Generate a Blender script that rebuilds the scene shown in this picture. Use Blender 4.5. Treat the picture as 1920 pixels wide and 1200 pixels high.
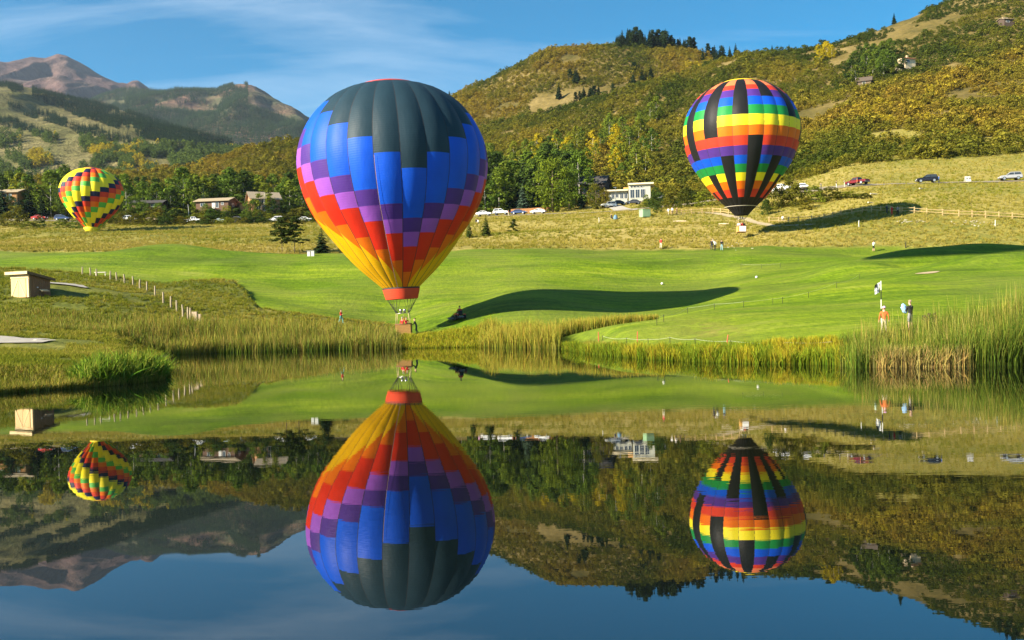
import bpy, bmesh, math, random
import numpy as np
from mathutils import Vector, Matrix, Euler

for o in list(bpy.data.objects): bpy.data.objects.remove(o)
scene = bpy.context.scene
COL = scene.collection
R = math.radians
random.seed(7)
RNG = np.random.default_rng(11)

# ------------------------------------------------------------------ camera
CAMH, FPX = 3.0, 1700.0
PITCH, ROLL = R(-1.2), R(-1.15)
cam = bpy.data.cameras.new('camera'); camo = bpy.data.objects.new('camera', cam); COL.objects.link(camo)
cam.sensor_width = 36.0; cam.lens = FPX / 1920 * 36.0
cam.shift_y = 25.6 / 1920
cam.clip_start = 0.1; cam.clip_end = 40000
CAMROT = Matrix.Rotation(R(90) + PITCH, 3, 'X') @ Matrix.Rotation(ROLL, 3, 'Z')
camo.matrix_world = Matrix.Translation((0, 0, CAMH)) @ CAMROT.to_4x4()
scene.camera = camo

# ------------------------------------------------------------------ sun and sky
SUN_EL, SUN_AZ = 27.0, 241.0            # azimuth clockwise from +Y; the sun is behind the left shoulder
sd = Vector((math.sin(R(SUN_AZ)) * math.cos(R(SUN_EL)), math.cos(R(SUN_AZ)) * math.cos(R(SUN_EL)), math.sin(R(SUN_EL))))
sun = bpy.data.lights.new('sun', 'SUN'); suno = bpy.data.objects.new('sun', sun); COL.objects.link(suno)
sun.energy = 5.0; sun.angle = R(0.53); sun.color = (1.0, 0.89, 0.70)
suno.rotation_euler = (-sd).to_track_quat('-Z', 'Y').to_euler()
suno.location = sd * 300

world = bpy.data.worlds.new('World'); scene.world = world; world.use_nodes = True
wn, wl = world.node_tree.nodes, world.node_tree.links
wn.clear()
wo = wn.new('ShaderNodeOutputWorld'); bg = wn.new('ShaderNodeBackground'); sky = wn.new('ShaderNodeTexSky')
sky.sky_type = 'NISHITA'; sky.sun_disc = False
sky.sun_elevation = R(SUN_EL); sky.sun_rotation = R(SUN_AZ)
sky.altitude = 2400; sky.air_density = 1.0; sky.dust_density = 0.3; sky.ozone_density = 1.6
bg.inputs['Strength'].default_value = 0.058
tc = wn.new('ShaderNodeTexCoord'); sep = wn.new('ShaderNodeSeparateXYZ'); wl.new(tc.outputs['Generated'], sep.inputs[0])
# thin cirrus: noise on the plane of a high cloud layer
zz = wn.new('ShaderNodeMath'); zz.operation = 'ADD'; zz.inputs[1].default_value = 0.10; wl.new(sep.outputs['Z'], zz.inputs[0])
dx = wn.new('ShaderNodeMath'); dx.operation = 'DIVIDE'; wl.new(sep.outputs['X'], dx.inputs[0]); wl.new(zz.outputs[0], dx.inputs[1])
dy = wn.new('ShaderNodeMath'); dy.operation = 'DIVIDE'; wl.new(sep.outputs['Y'], dy.inputs[0]); wl.new(zz.outputs[0], dy.inputs[1])
cmb = wn.new('ShaderNodeCombineXYZ'); wl.new(dx.outputs[0], cmb.inputs[0]); wl.new(dy.outputs[0], cmb.inputs[1])
mp = wn.new('ShaderNodeMapping'); mp.inputs['Rotation'].default_value = (0, 0, R(-24)); mp.inputs['Scale'].default_value = (0.42, 1.5, 1)
mp.inputs['Location'].default_value = (0.35, 0.8, 0)
wl.new(cmb.outputs[0], mp.inputs[0])
n1 = wn.new('ShaderNodeTexNoise'); n1.inputs['Scale'].default_value = 1.0; n1.inputs['Detail'].default_value = 9; n1.inputs['Roughness'].default_value = 0.58; n1.inputs['Distortion'].default_value = 0.9
wl.new(mp.outputs[0], n1.inputs['Vector'])
cr = wn.new('ShaderNodeValToRGB'); cr.color_ramp.elements[0].position = 0.46; cr.color_ramp.elements[1].position = 0.86
cr.color_ramp.elements[0].color = (0, 0, 0, 1); cr.color_ramp.elements[1].color = (0.44, 0.44, 0.44, 1)
wl.new(n1.outputs['Fac'], cr.inputs[0])
hs = wn.new('ShaderNodeHueSaturation'); hs.inputs['Saturation'].default_value = 1.62; hs.inputs['Hue'].default_value = 0.485; hs.inputs['Value'].default_value = 1.0
wl.new(sky.outputs[0], hs.inputs['Color'])
mx = wn.new('ShaderNodeMixRGB'); mx.inputs['Color2'].default_value = (7.5, 8.3, 9.0, 1)
wl.new(cr.outputs[0], mx.inputs['Fac']); wl.new(hs.outputs[0], mx.inputs['Color1'])
wl.new(mx.outputs[0], bg.inputs['Color']); wl.new(bg.outputs[0], wo.inputs[0])

vs = scene.view_settings
scene.display_settings.display_device = 'sRGB'
vs.view_transform = 'Standard'; vs.look = 'None'; vs.gamma = 1.0; vs.exposure = 1.6; vs.use_curve_mapping = False
scene.cycles.max_bounces = 8; scene.cycles.transparent_max_bounces = 8
scene.cycles.volume_bounces = 0

# ------------------------------------------------------------------ helpers
_KX = math.tan(0)
CR3 = np.array(CAMROT)
def proj(X, Y, Z):
    P = np.stack([np.asarray(X, float), np.asarray(Y, float), np.asarray(Z, float) - CAMH], -1) @ CR3
    w = -P[..., 2]
    return 960 + FPX * P[..., 0] / w, 600 + 25.6 - FPX * P[..., 1] / w
def horizon(px): return 590 - (np.asarray(px, float) - 960) * 0.02

def _hash(ix, iy, seed):
    h = (ix.astype(np.int64) * 374761393 + iy.astype(np.int64) * 668265263 + seed * 974634777) & 0xffffffff
    h = ((h ^ (h >> 13)) * 1274126177) & 0xffffffff
    return ((h ^ (h >> 16)) & 0xffff) / 65535.0
def vnoise(x, y, seed=0):
    x, y = np.asarray(x, float), np.asarray(y, float)
    ix, iy = np.floor(x), np.floor(y); fx, fy = x - ix, y - iy
    fx = fx * fx * (3 - 2 * fx); fy = fy * fy * (3 - 2 * fy)
    a, b = _hash(ix, iy, seed), _hash(ix + 1, iy, seed); c, d = _hash(ix, iy + 1, seed), _hash(ix + 1, iy + 1, seed)
    return (a * (1 - fx) + b * fx) * (1 - fy) + (c * (1 - fx) + d * fx) * fy
def fbm(x, y, seed=0, oct=4):
    s, a, t = 0, 0.5, 0
    for i in range(oct):
        s = s + a * vnoise(x * 2 ** i, y * 2 ** i, seed + i * 17); t += a; a *= 0.5
    return s / t
def sstep(a, b, x):
    t = np.clip((x - a) / (b - a), 0, 1); return t * t * (3 - 2 * t)
def inpoly(px, py, poly):
    px, py = np.asarray(px, float), np.asarray(py, float); r = np.zeros(px.shape, bool); n = len(poly)
    for i in range(n):
        (x0, y0), (x1, y1) = poly[i], poly[(i + 1) % n]
        c = ((y0 > py) != (y1 > py)) & (px < (x1 - x0) * (py - y0) / (y1 - y0 + 1e-12) + x0)
        r ^= c
    return r
def polydist(px, py, poly, closed=True):
    px, py = np.asarray(px, float), np.asarray(py, float); d = np.full(px.shape, 1e9); n = len(poly)
    for i in range(n if closed else n - 1):
        (x0, y0), (x1, y1) = poly[i], poly[(i + 1) % n]
        vx, vy = x1 - x0, y1 - y0; L = vx * vx + vy * vy + 1e-12
        t = np.clip(((px - x0) * vx + (py - y0) * vy) / L, 0, 1)
        d = np.minimum(d, np.hypot(px - x0 - t * vx, py - y0 - t * vy))
    return d

def link(o, parent=None):
    COL.objects.link(o)
    if parent is not None: o.parent = parent
    return o
def tag(o, label=None, cat=None, group=None, kind=None):
    if label: o['label'] = label
    if cat: o['category'] = cat
    if group: o['group'] = group
    if kind: o['kind'] = kind
    return o
def empty(name, loc=(0, 0, 0), rz=0):
    o = bpy.data.objects.new(name, None); o.empty_display_size = 0.2
    link(o); o.location = loc; o.rotation_euler = (0, 0, rz); return o
def copy_tree(o, parent=None):
    c = o.copy(); COL.objects.link(c); c.parent = parent
    for ch in [k for k in KIDS.get(o.name, [])]: KIDS.setdefault(c.name, []).append(copy_tree(ch, c))
    return c
KIDS = {}

class MB:
    """collects geometry of one part"""
    def __init__(s): s.v, s.f, s.m = [], [], []
    def add(s, vs, fs, m=0):
        n = len(s.v); s.v += [tuple(p) for p in vs]; s.f += [tuple(i + n for i in f) for f in fs]; s.m += [m] * len(fs)
    def box(s, c, d, rz=0, m=0, taper=1.0, rx=0):
        hx, hy, hz = d[0] / 2, d[1] / 2, d[2] / 2
        p = [(-hx, -hy, -hz), (hx, -hy, -hz), (hx, hy, -hz), (-hx, hy, -hz), (-hx * taper, -hy * taper, hz), (hx * taper, -hy * taper, hz), (hx * taper, hy * taper, hz), (-hx * taper, hy * taper, hz)]
        M = Matrix.Rotation(rz, 3, 'Z') @ Matrix.Rotation(rx, 3, 'X'); cc = Vector(c)
        s.add([tuple(M @ Vector(q) + cc) for q in p], [(0, 3, 2, 1), (4, 5, 6, 7), (0, 1, 5, 4), (1, 2, 6, 5), (2, 3, 7, 6), (3, 0, 4, 7)], m)
    def tube(s, pts, r, n=6, m=0, cap=True):
        pts = [Vector(p) for p in pts]; rr = r if isinstance(r, (list, tuple)) else [r] * len(pts)
        vs = []
        for i, p in enumerate(pts):
            t = (pts[min(i + 1, len(pts) - 1)] - pts[max(i - 1, 0)]).normalized()
            a = t.cross(Vector((0, 0, 1))) if abs(t.z) < 0.95 else t.cross(Vector((0, 1, 0)))
            a.normalize(); b = t.cross(a)
            for k in range(n):
                th = 2 * math.pi * k / n; vs.append(p + (a * math.cos(th) + b * math.sin(th)) * rr[i])
        fs = []
        for i in range(len(pts) - 1):
            for k in range(n): fs.append((i * n + k, i * n + (k + 1) % n, (i + 1) * n + (k + 1) % n, (i + 1) * n + k))
        if cap: fs.append(tuple(range(n))[::-1]); fs.append(tuple((len(pts) - 1) * n + k for k in range(n)))
        s.add(vs, fs, m)
    def lathe(s, prof, n=12, m=0, c=(0, 0, 0)):
        vs = [(c[0] + r * math.cos(2 * math.pi * k / n), c[1] + r * math.sin(2 * math.pi * k / n), c[2] + z) for r, z in prof for k in range(n)]
        fs = [(i * n + k, i * n + (k + 1) % n, (i + 1) * n + (k + 1) % n, (i + 1) * n + k) for i in range(len(prof) - 1) for k in range(n)]
        s.add(vs, fs, m)
    def prism(s, poly, y0, y1, m=0, inset=None):
        """polygon in x,z extruded along y"""
        n = len(poly); vs = [(x, y0, z) for x, z in poly] + [(x, y1, z) for x, z in poly]
        fs = [tuple(range(n)), tuple(range(2 * n - 1, n - 1, -1))] + [(i, i + n, (i + 1) % n + n, (i + 1) % n) for i in range(n)]
        s.add(vs, fs, m)
    def build(s, name, mats, parent=None, smooth=False):
        me = bpy.data.meshes.new(name); me.from_pydata(s.v, [], s.f)
        mats = mats if isinstance(mats, (list, tuple)) else [mats]
        for q in mats: me.materials.append(q)
        if len(mats) > 1: me.polygons.foreach_set('material_index', s.m)
        if smooth: me.polygons.foreach_set('use_smooth', [True] * len(me.polygons))
        me.update()
        o = bpy.data.objects.new(name, me); link(o, parent)
        if parent is not None: KIDS.setdefault(parent.name, []).append(o)
        return o

def npmesh(name, V, F, mat, smooth=True, attrs=None):
    """V (n,3), F (m,4) or (m,3) numpy"""
    me = bpy.data.meshes.new(name); k = F.shape[1]
    me.vertices.add(len(V)); me.vertices.foreach_set('co', np.ascontiguousarray(V, dtype=np.float32).ravel())
    me.loops.add(F.size); me.loops.foreach_set('vertex_index', np.ascontiguousarray(F, dtype=np.int32).ravel())
    me.polygons.add(len(F)); me.polygons.foreach_set('loop_start', np.arange(0, F.size, k, dtype=np.int32))
    me.polygons.foreach_set('loop_total', np.full(len(F), k, dtype=np.int32))
    me.polygons.foreach_set('use_smooth', np.full(len(F), smooth, dtype=bool))
    me.update(calc_edges=True)
    for an, arr in (attrs or {}).items():
        at = me.attributes.new(an, 'FLOAT_COLOR', 'POINT'); a4 = np.ones((len(V), 4), np.float32); a4[:, :arr.shape[1]] = arr
        at.data.foreach_set('color', a4.ravel())
    if mat: me.materials.append(mat)
    me.validate()
    return me

# ------------------------------------------------------------------ materials
def nt(name):
    m = bpy.data.materials.new(name); m.use_nodes = True; n = m.node_tree.nodes; n.clear()
    out = n.new('ShaderNodeOutputMaterial'); return m, n, m.node_tree.links, out
def mixc(n, l, fac, a, b, mode='MIX'):
    x = n.new('ShaderNodeMixRGB'); x.blend_type = mode
    for sck, val in (('Fac', fac), ('Color1', a), ('Color2', b)):
        if hasattr(val, 'links') or hasattr(val, 'is_output'): l.new(val, x.inputs[sck])
        elif isinstance(val, (int, float)): x.inputs[sck].default_value = val
        else: x.inputs[sck].default_value = (*val, 1)
    return x.outputs[0]
def noise(n, l, vec, scale, detail=3, rough=0.55, dist=0.0):
    t = n.new('ShaderNodeTexNoise'); t.inputs['Scale'].default_value = scale; t.inputs['Detail'].default_value = detail
    t.inputs['Roughness'].default_value = rough; t.inputs['Distortion'].default_value = dist
    if vec is not None: l.new(vec, t.inputs['Vector'])
    return t.outputs['Fac']
def ramp(n, l, fac, stops):
    c = n.new('ShaderNodeValToRGB'); e = c.color_ramp.elements
    while len(e) < len(stops): e.new(0.5)
    for i, (p, col) in enumerate(stops): e[i].position = p; e[i].color = (*col, 1) if len(col) == 3 else col
    l.new(fac, c.inputs[0]); return c.outputs[0]
def mapping(n, l, vec, scale=(1, 1, 1), rot=(0, 0, 0)):
    m = n.new('ShaderNodeMapping'); m.inputs['Scale'].default_value = scale; m.inputs['Rotation'].default_value = rot
    l.new(vec, m.inputs[0]); return m.outputs[0]
def coord(n, which='Object'): return n.new('ShaderNodeTexCoord').outputs[which]
MATS = {}
def mat(name, col, rough=0.6, var=0.18, scale=3.0, metal=0.0, spec=0.4, bump=0.0, stretch=(1, 1, 1)):
    if name in MATS: return MATS[name]
    m, n, l, out = nt(name); b = n.new('ShaderNodeBsdfPrincipled'); v = mapping(n, l, coord(n), stretch)
    f = noise(n, l, v, scale, 4)
    c = ramp(n, l, f, [(0.25, tuple(max(0, x * (1 - var)) for x in col)), (0.75, tuple(min(1, x * (1 + var)) for x in col))])
    l.new(c, b.inputs['Base Color']); b.inputs['Roughness'].default_value = rough; b.inputs['Metallic'].default_value = metal
    b.inputs['Specular IOR Level'].default_value = spec
    if bump:
        bp = n.new('ShaderNodeBump'); bp.inputs['Strength'].default_value = bump; l.new(noise(n, l, v, scale * 6, 3), bp.inputs['Height']); l.new(bp.outputs[0], b.inputs['Normal'])
    l.new(b.outputs[0], out.inputs[0]); MATS[name] = m; return m
def leafmat(name, stops, trans=0.3, attr=None, hue=0.0):
    """foliage: colour picked by the instance, varied leaf by leaf"""
    m, n, l, out = nt(name)
    if attr:
        a = n.new('ShaderNodeAttribute'); a.attribute_type = 'INSTANCER'; a.attribute_name = attr; f = a.outputs['Fac']
    else: f = n.new('ShaderNodeObjectInfo').outputs['Random']
    c = ramp(n, l, f, stops)
    g = n.new('ShaderNodeNewGeometry')
    f2 = noise(n, l, coord(n), 1.1, 2)
    c = mixc(n, l, 1.0, c, ramp(n, l, f2, [(0.3, (0.62, 0.66, 0.6)), (0.7, (1.3, 1.25, 1.1))]), 'MULTIPLY')
    c = mixc(n, l, 1.0, c, ramp(n, l, g.outputs['Random Per Island'], [(0.0, (0.65, 0.68, 0.65)), (1.0, (1.35, 1.3, 1.15))]), 'MULTIPLY')
    d = n.new('ShaderNodeBsdfDiffuse'); t = n.new('ShaderNodeBsdfTranslucent'); l.new(c, d.inputs[0]); l.new(c, t.inputs[0])
    s = n.new('ShaderNodeMixShader'); s.inputs[0].default_value = trans; l.new(d.outputs[0], s.inputs[1]); l.new(t.outputs[0], s.inputs[2])
    l.new(s.outputs[0], out.inputs[0]); MATS[name] = m; return m
def blademat(name, trans=0.3):
    m, n, l, out = nt(name); a = n.new('ShaderNodeAttribute'); a.attribute_name = 'tint'
    c = mixc(n, l, 0.5, a.outputs['Color'], ramp(n, l, noise(n, l, coord(n), 0.35, 3), [(0.3, (0.45, 0.45, 0.45)), (0.7, (0.62, 0.58, 0.5))]), 'OVERLAY')
    d = n.new('ShaderNodeBsdfDiffuse'); t = n.new('ShaderNodeBsdfTranslucent'); l.new(c, d.inputs[0]); l.new(c, t.inputs[0])
    s = n.new('ShaderNodeMixShader'); s.inputs[0].default_value = trans; l.new(d.outputs[0], s.inputs[1]); l.new(t.outputs[0], s.inputs[2])
    l.new(s.outputs[0], out.inputs[0]); MATS[name] = m; return m
# ------------------------------------------------------------------ terrain: heights surveyed along sight columns (D = metres ahead)
def wpt(px, D): return ((px - 960) / FPX * D, D)
def wz(px, py): D = CAMH * FPX / (py - float(horizon(px))); return wpt(px, D)
SHORE = [(-46, 18), (-40, 30)] + [wz(*p) for p in [(0, 737), (120, 729), (200, 723), (260, 718), (305, 712), (316, 702), (312, 688), (302, 674), (318, 665), (400, 662), (480, 660), (560, 658), (640, 656), (745, 654), (830, 652), (905, 651), (980, 653), (1050, 655), (1065, 658), (1100, 664), (1200, 673), (1290, 678), (1370, 681), (1480, 683), (1560, 684), (1600, 689), (1700, 687), (1800, 686), (1920, 685)]] + [(36, 45), (47, 36), (50, 18), (46, 6.4), (20, 6.0), (-8, 6.2), (-42, 6.5)]
def U(v): return [(-900, v), (3000, v)]
ZR = {-200: U(1.6), 0: U(1.5), 4: U(1.3), 10: U(0.8), 30: U(0.9),
      45: [(-900, 1.4), (0, .9), (200, .8), (560, .3), (1200, .3), (1400, .5), (1600, .8), (1920, .8), (3000, 1.2)],
      55: [(-900, 2), (0, 1.2), (200, 1), (400, .5), (1200, .3), (1300, .6), (1400, 1.0), (1500, 1.5), (1600, 2.0), (1700, 2.2), (1920, 2.1), (3000, 2.4)],
      65: [(-900, 2.5), (0, 1.4), (200, 1.2), (400, .6), (900, .3), (1060, .5), (1200, .9), (1300, 1.2), (1400, 1.6), (1500, 1.9), (1600, 2.15), (1920, 2.3), (3000, 3)],
      75: [(-900, 3), (0, 1.8), (200, 1.3), (400, .8), (900, .4), (1060, .7), (1200, 1.5), (1400, 2.2), (1600, 2.6), (1920, 3), (3000, 4)],
      85: [(-900, 4), (0, 3.4), (200, 2.2), (400, 1.1), (560, .7), (900, .6), (1060, .9), (1200, 1.6), (1280, 2.5), (1400, 3), (1600, 3.5), (1920, 4.2), (3000, 6)]}
YR = {95: [(-900, 575), (0, 563), (200, 580), (400, 606), (560, 617), (740, 634), (800, 632), (870, 622), (950, 612), (1060, 606), (1150, 604), (1300, 592), (1400, 574), (1600, 546), (1750, 533), (1920, 522), (3000, 510)],
      105: [(-900, 545), (0, 543), (200, 555), (400, 580), (560, 600), (740, 615), (870, 591), (950, 572), (1060, 573), (1150, 579), (1300, 577), (1400, 562), (1600, 527), (1750, 512), (1920, 500), (3000, 490)],
      115: [(-900, 520), (0, 522), (200, 530), (400, 551), (560, 575), (740, 580), (870, 558), (950, 543), (1060, 546), (1150, 557), (1300, 566), (1400, 552), (1500, 528), (1600, 512), (1750, 497), (1920, 486), (3000, 475)],
      130: [(-900, 500), (0, 504), (200, 508), (400, 518), (560, 529), (740, 530), (900, 514), (1060, 513), (1200, 524), (1300, 535), (1400, 526), (1500, 506), (1600, 492), (1750, 480), (1920, 474), (3000, 460)],
      148: [(-900, 472), (0, 471), (200, 472), (400, 473), (560, 478), (740, 475), (900, 467), (1060, 466), (1400, 467), (1600, 469), (1750, 474), (1920, 476), (3000, 460)],
      153: [(-900, 469), (0, 468), (400, 469), (560, 474), (740, 471), (900, 464), (1060, 462), (1200, 461), (1400, 459), (1500, 453), (1600, 450), (1750, 450), (1920, 450), (3000, 440)],
      165: [(-900, 462), (0, 462), (400, 460), (740, 459), (900, 454), (1060, 452), (1200, 450), (1400, 443), (1500, 435), (1600, 427), (1750, 420), (1920, 420), (3000, 410)],
      185: [(-900, 455), (0, 455), (400, 450), (740, 446), (900, 440), (1060, 436), (1200, 428), (1300, 420), (1400, 412), (1500, 406), (1600, 399), (1750, 392), (1920, 391), (3000, 380)],
      205: [(-900, 450), (0, 449), (400, 442), (740, 437), (900, 428), (1060, 421), (1200, 410), (1300, 402), (1400, 394), (1500, 378), (1560, 358), (1600, 349), (1750, 341), (1920, 334), (3000, 320)],
      214: [(-900, 447), (0, 446), (400, 438), (740, 434), (900, 424), (1060, 417), (1200, 406), (1300, 398), (1400, 389), (1500, 372), (1600, 351), (1750, 347), (1920, 341), (3000, 328)],
      235: [(-900, 442), (0, 439), (400, 431), (740, 426), (900, 415), (1060, 407), (1200, 398), (1300, 388), (1400, 370), (1500, 353), (1600, 328), (1750, 318), (1920, 308), (3000, 290)],
      260: [(-900, 430), (0, 424), (400, 422), (740, 417), (900, 408), (1060, 402), (1130, 400), (1200, 392), (1300, 378), (1400, 352), (1500, 333), (1600, 305), (1750, 290), (1920, 278), (3000, 260)],
      285: [(-900, 414), (0, 413), (400, 420), (560, 418), (740, 413), (900, 403), (1060, 396), (1200, 376), (1300, 362), (1400, 338), (1500, 316), (1600, 280), (1750, 262), (1920, 248), (3000, 230)],
      310: [(-900, 408), (0, 407), (400, 411), (740, 405), (900, 395), (1060, 387), (1200, 363), (1300, 345), (1400, 318), (1500, 295), (1600, 257), (1750, 236), (1920, 222), (3000, 200)],
      350: [(-900, 400), (0, 399), (400, 396), (740, 390), (900, 380), (1060, 368), (1200, 340), (1300, 322), (1400, 290), (1500, 265), (1600, 225), (1750, 200), (1920, 183), (3000, 160)],
      450: [(-900, 392), (0, 388), (200, 372), (400, 364), (560, 348), (740, 335), (900, 318), (1060, 292), (1200, 258), (1300, 232), (1400, 195), (1500, 175), (1600, 145), (1750, 110), (1920, 80), (3000, 40)],
      560: [(-900, 390), (0, 368), (120, 345), (215, 322), (300, 316), (380, 308), (430, 287), (500, 271), (560, 264), (740, 250), (900, 258), (1060, 216), (1200, 168), (1300, 130), (1400, 97), (1500, 98), (1560, 84), (1640, 56), (1700, 34), (1780, 2), (1920, -55), (3000, -220)],
      640: [(-900, 400), (0, 392), (300, 372), (560, 330), (740, 285), (900, 250), (1060, 205), (1200, 185), (1300, 170), (1400, 150), (1500, 135), (1640, 90), (1780, 30), (1920, -20), (3000, -180)],
      760: [(-900, 405), (300, 400), (560, 340), (700, 255), (840, 180), (900, 150), (960, 118), (1000, 93), (1050, 73), (1120, 68), (1200, 64), (1280, 76), (1350, 103), (1420, 130), (1600, 140), (1920, 60), (3000, 0)],
      1000: [(-900, 440), (300, 440), (700, 400), (1050, 330), (1400, 330), (1920, 300), (3000, 260)]}
# the hump the big balloon's shadow runs over, and the terrace under the rainbow balloon
HUMP = {740: [(95, 637), (100, 632), (105, 618), (115, 585), (130, 532)], 800: [(95, 630), (100, 615), (105, 600), (115, 566), (130, 526)], 860: [(95, 617), (100, 600), (105, 581), (110, 570), (115, 560), (120, 548), (130, 522)],
        901: [(95, 604), (100, 580), (105, 575), (112, 568), (120, 550), (130, 520)], 928: [(95, 598), (100, 571), (108, 563), (116, 553), (130, 517)], 960: [(95, 595), (100, 566), (110, 553), (118, 543), (125, 528), (130, 516)],
        1018: [(95, 593), (100.5, 562), (110, 550), (121, 537), (130, 515)], 1124: [(95, 597), (102, 575), (110, 563), (124, 540), (130, 525)], 1182: [(95, 601), (103.7, 576), (125.5, 541), (130, 531)], 1241: [(95, 597), (105, 572), (126, 541), (130, 534)],
        1299: [(95, 590), (107.5, 565), (126, 540), (130, 533)], 1339: [(95, 582), (110, 554), (124.5, 539), (130, 530)], 1358: [(95, 578), (105, 559), (113, 545), (121.5, 537), (130, 525)], 1420: [(95, 570), (105, 550), (115, 533), (130, 512)]}
_base = {D: YR[D] for D in (95, 105, 115, 130)}
for D in (95, 98, 101, 105, 110, 115, 120, 125, 130):
    lo = max(d for d in _base if d <= D); hi = min(d for d in _base if d >= D); xs = sorted({q[0] for q in _base[lo] + _base[hi] if q[0] < 700 or q[0] > 1450}); t = 0 if hi == lo else (D - lo) / (hi - lo)
    f = lambda R_, x: np.interp(x, [q[0] for q in R_], [q[1] for q in R_])
    YR[D] = sorted([(x, float(f(_base[lo], x) * (1 - t) + f(_base[hi], x) * t)) for x in xs] + [(x, float(f(c, D))) for x, c in HUMP.items()])
YR[162] = [(-900, 464), (0, 464), (400, 462), (740, 461), (900, 456), (1060, 454), (1200, 452), (1340, 450), (1400, 445), (1430, 434), (1460, 432), (1510, 428), (1560, 421), (1593, 415), (1627, 410), (1660, 409), (1693, 407), (1750, 410), (1920, 412), (3000, 400)]
YR[183] = [(-900, 456), (0, 456), (400, 451), (740, 447), (900, 441), (1060, 437), (1200, 429), (1300, 424), (1400, 420), (1460, 416), (1510, 416), (1560, 410), (1593, 399), (1627, 392), (1660, 384), (1700, 374), (1750, 370), (1920, 368), (3000, 360)]
del YR[165], YR[185]
_PX = np.linspace(-900, 3000, 391); _DS = np.concatenate([np.linspace(-200, 30, 24)[:-1], np.exp(np.linspace(math.log(30), math.log(1000), 360))])
_rows = sorted(list(ZR) + list(YR)); _zt = []
for D in _rows:
    src = ZR.get(D) or YR[D]; a = np.interp(_PX, [p[0] for p in src], [p[1] for p in src])
    _zt.append(a if D in ZR else CAMH + (horizon(_PX) - a) / FPX * D)
_zt = np.array(_zt)
_T = np.array([np.interp(_DS, _rows, _zt[:, j]) for j in range(len(_PX))]).T
def _blur(a, ax, s):
    k = np.exp(-0.5 * (np.arange(-3 * s, 3 * s + 1) / s) ** 2); k /= k.sum(); n = 3 * s
    pad = [(0, 0), (0, 0)]; pad[ax] = (n, n); b = np.pad(a, pad, mode='edge')
    return np.apply_along_axis(lambda r: np.convolve(r, k, 'valid'), ax, b)
_T = _blur(_blur(_T, 0, 3), 1, 2)
EDGE = [(-900, 474), (0, 475), (150, 473), (250, 467), (330, 470), (450, 477), (560, 481), (640, 478), (820, 468), (1000, 466), (1300, 467), (1640, 471), (1740, 470), (1780, 468), (1920, 470), (3000, 470)]
ROUGH = [(-900, 495), (0, 506), (90, 510), (140, 513), (267, 529), (300, 533), (400, 527), (440, 530), (462, 548), (480, 573), (486, 583), (560, 590), (640, 601), (745, 613), (800, 700), (-900, 780)]
BUMPS = [(1835, 125, 1.9, 11, 4.5), (1690, 122, 1.3, 8, 4.0), (1590, 116, 1.2, 6, 3.5), (1740, 115, -1.4, 4.0, 2.4), (1870, 108, 1.1, 7, 3), (1500, 92, .7, 8, 3),
         (330, 146, 1.3, 7, 4), (450, 136, 0.8, 10, 4), (80, 100, 1.0, 12, 5), (200, 93, 0.7, 9, 4), (1050, 175, 1.0, 14, 6), (1170, 200, 1.2, 18, 7), (940, 205, 1.2, 16, 7), (640, 120, .9, 9, 5), (720, 138, .8, 10, 4), (1050, 138, .7, 14, 4), (560, 108, .6, 6, 4),
         (1790, 145, -.6, 20, 4), (1280, 178, .8, 12, 5), (560, 175, 1.2, 20, 6), (250, 185, 1.2, 24, 7), (90, 210, 1.2, 20, 8), (180, 140, .8, 12, 5), (30, 125, .6, 8, 4)]
def zbase(X, Y):
    X, Y = np.asarray(X, float), np.asarray(Y, float)
    px = np.clip(960 + FPX * X / np.maximum(Y, 30), -899, 2999); i = (px + 900) / 10; i0 = np.minimum(i.astype(int), 389); fi = i - i0
    Yc = np.clip(Y, -199, 999); j = np.interp(Yc, _DS, np.arange(len(_DS))); j0 = np.minimum(j.astype(int), len(_DS) - 2); fj = j - j0
    z = (_T[j0, i0] * (1 - fi) + _T[j0, i0 + 1] * fi) * (1 - fj) + (_T[j0 + 1, i0] * (1 - fi) + _T[j0 + 1, i0 + 1] * fi) * fj
    for bx, bd, a, rx, ry in BUMPS:
        cx, cy = wpt(bx, bd); z = z + a * np.exp(-((X - cx) / rx) ** 2 - ((Y - cy) / ry) ** 2)
    return z
def zones(X, Y):
    """fairway mask, mowing tone, dryness"""
    z = zbase(X, Y); px, py = proj(X, np.maximum(Y, 8), z)
    e = np.interp(px, [p[0] for p in EDGE], [p[1] for p in EDGE]) + 1.5 * (vnoise(X / 3, Y / 3, 5) - .5)
    dsh = polydist(X, Y, SHORE)
    rd = polydist(px, py, ROUGH); rin = inpoly(px, py, ROUGH)
    sr = np.where(rin, rd, -rd) + 5 * (fbm(X / 2.2, Y / 2.2, 8) - .5)
    fair = sstep(150.5, 149.5, Y + 1.5 * (vnoise(X / 3, Y / 3, 5) - .5) + 3 * (fbm(X / 25, Y / 25, 6) - .5)) * sstep(2.5, -2.5, sr)
    fair = fair * sstep(1.5, 3.5, dsh + 2.0 * (fbm(X / 3, Y / 3, 3) - .5)) * np.where(Y > 40, 1, 0)
    return z, px, py, fair, sr, dsh
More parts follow.
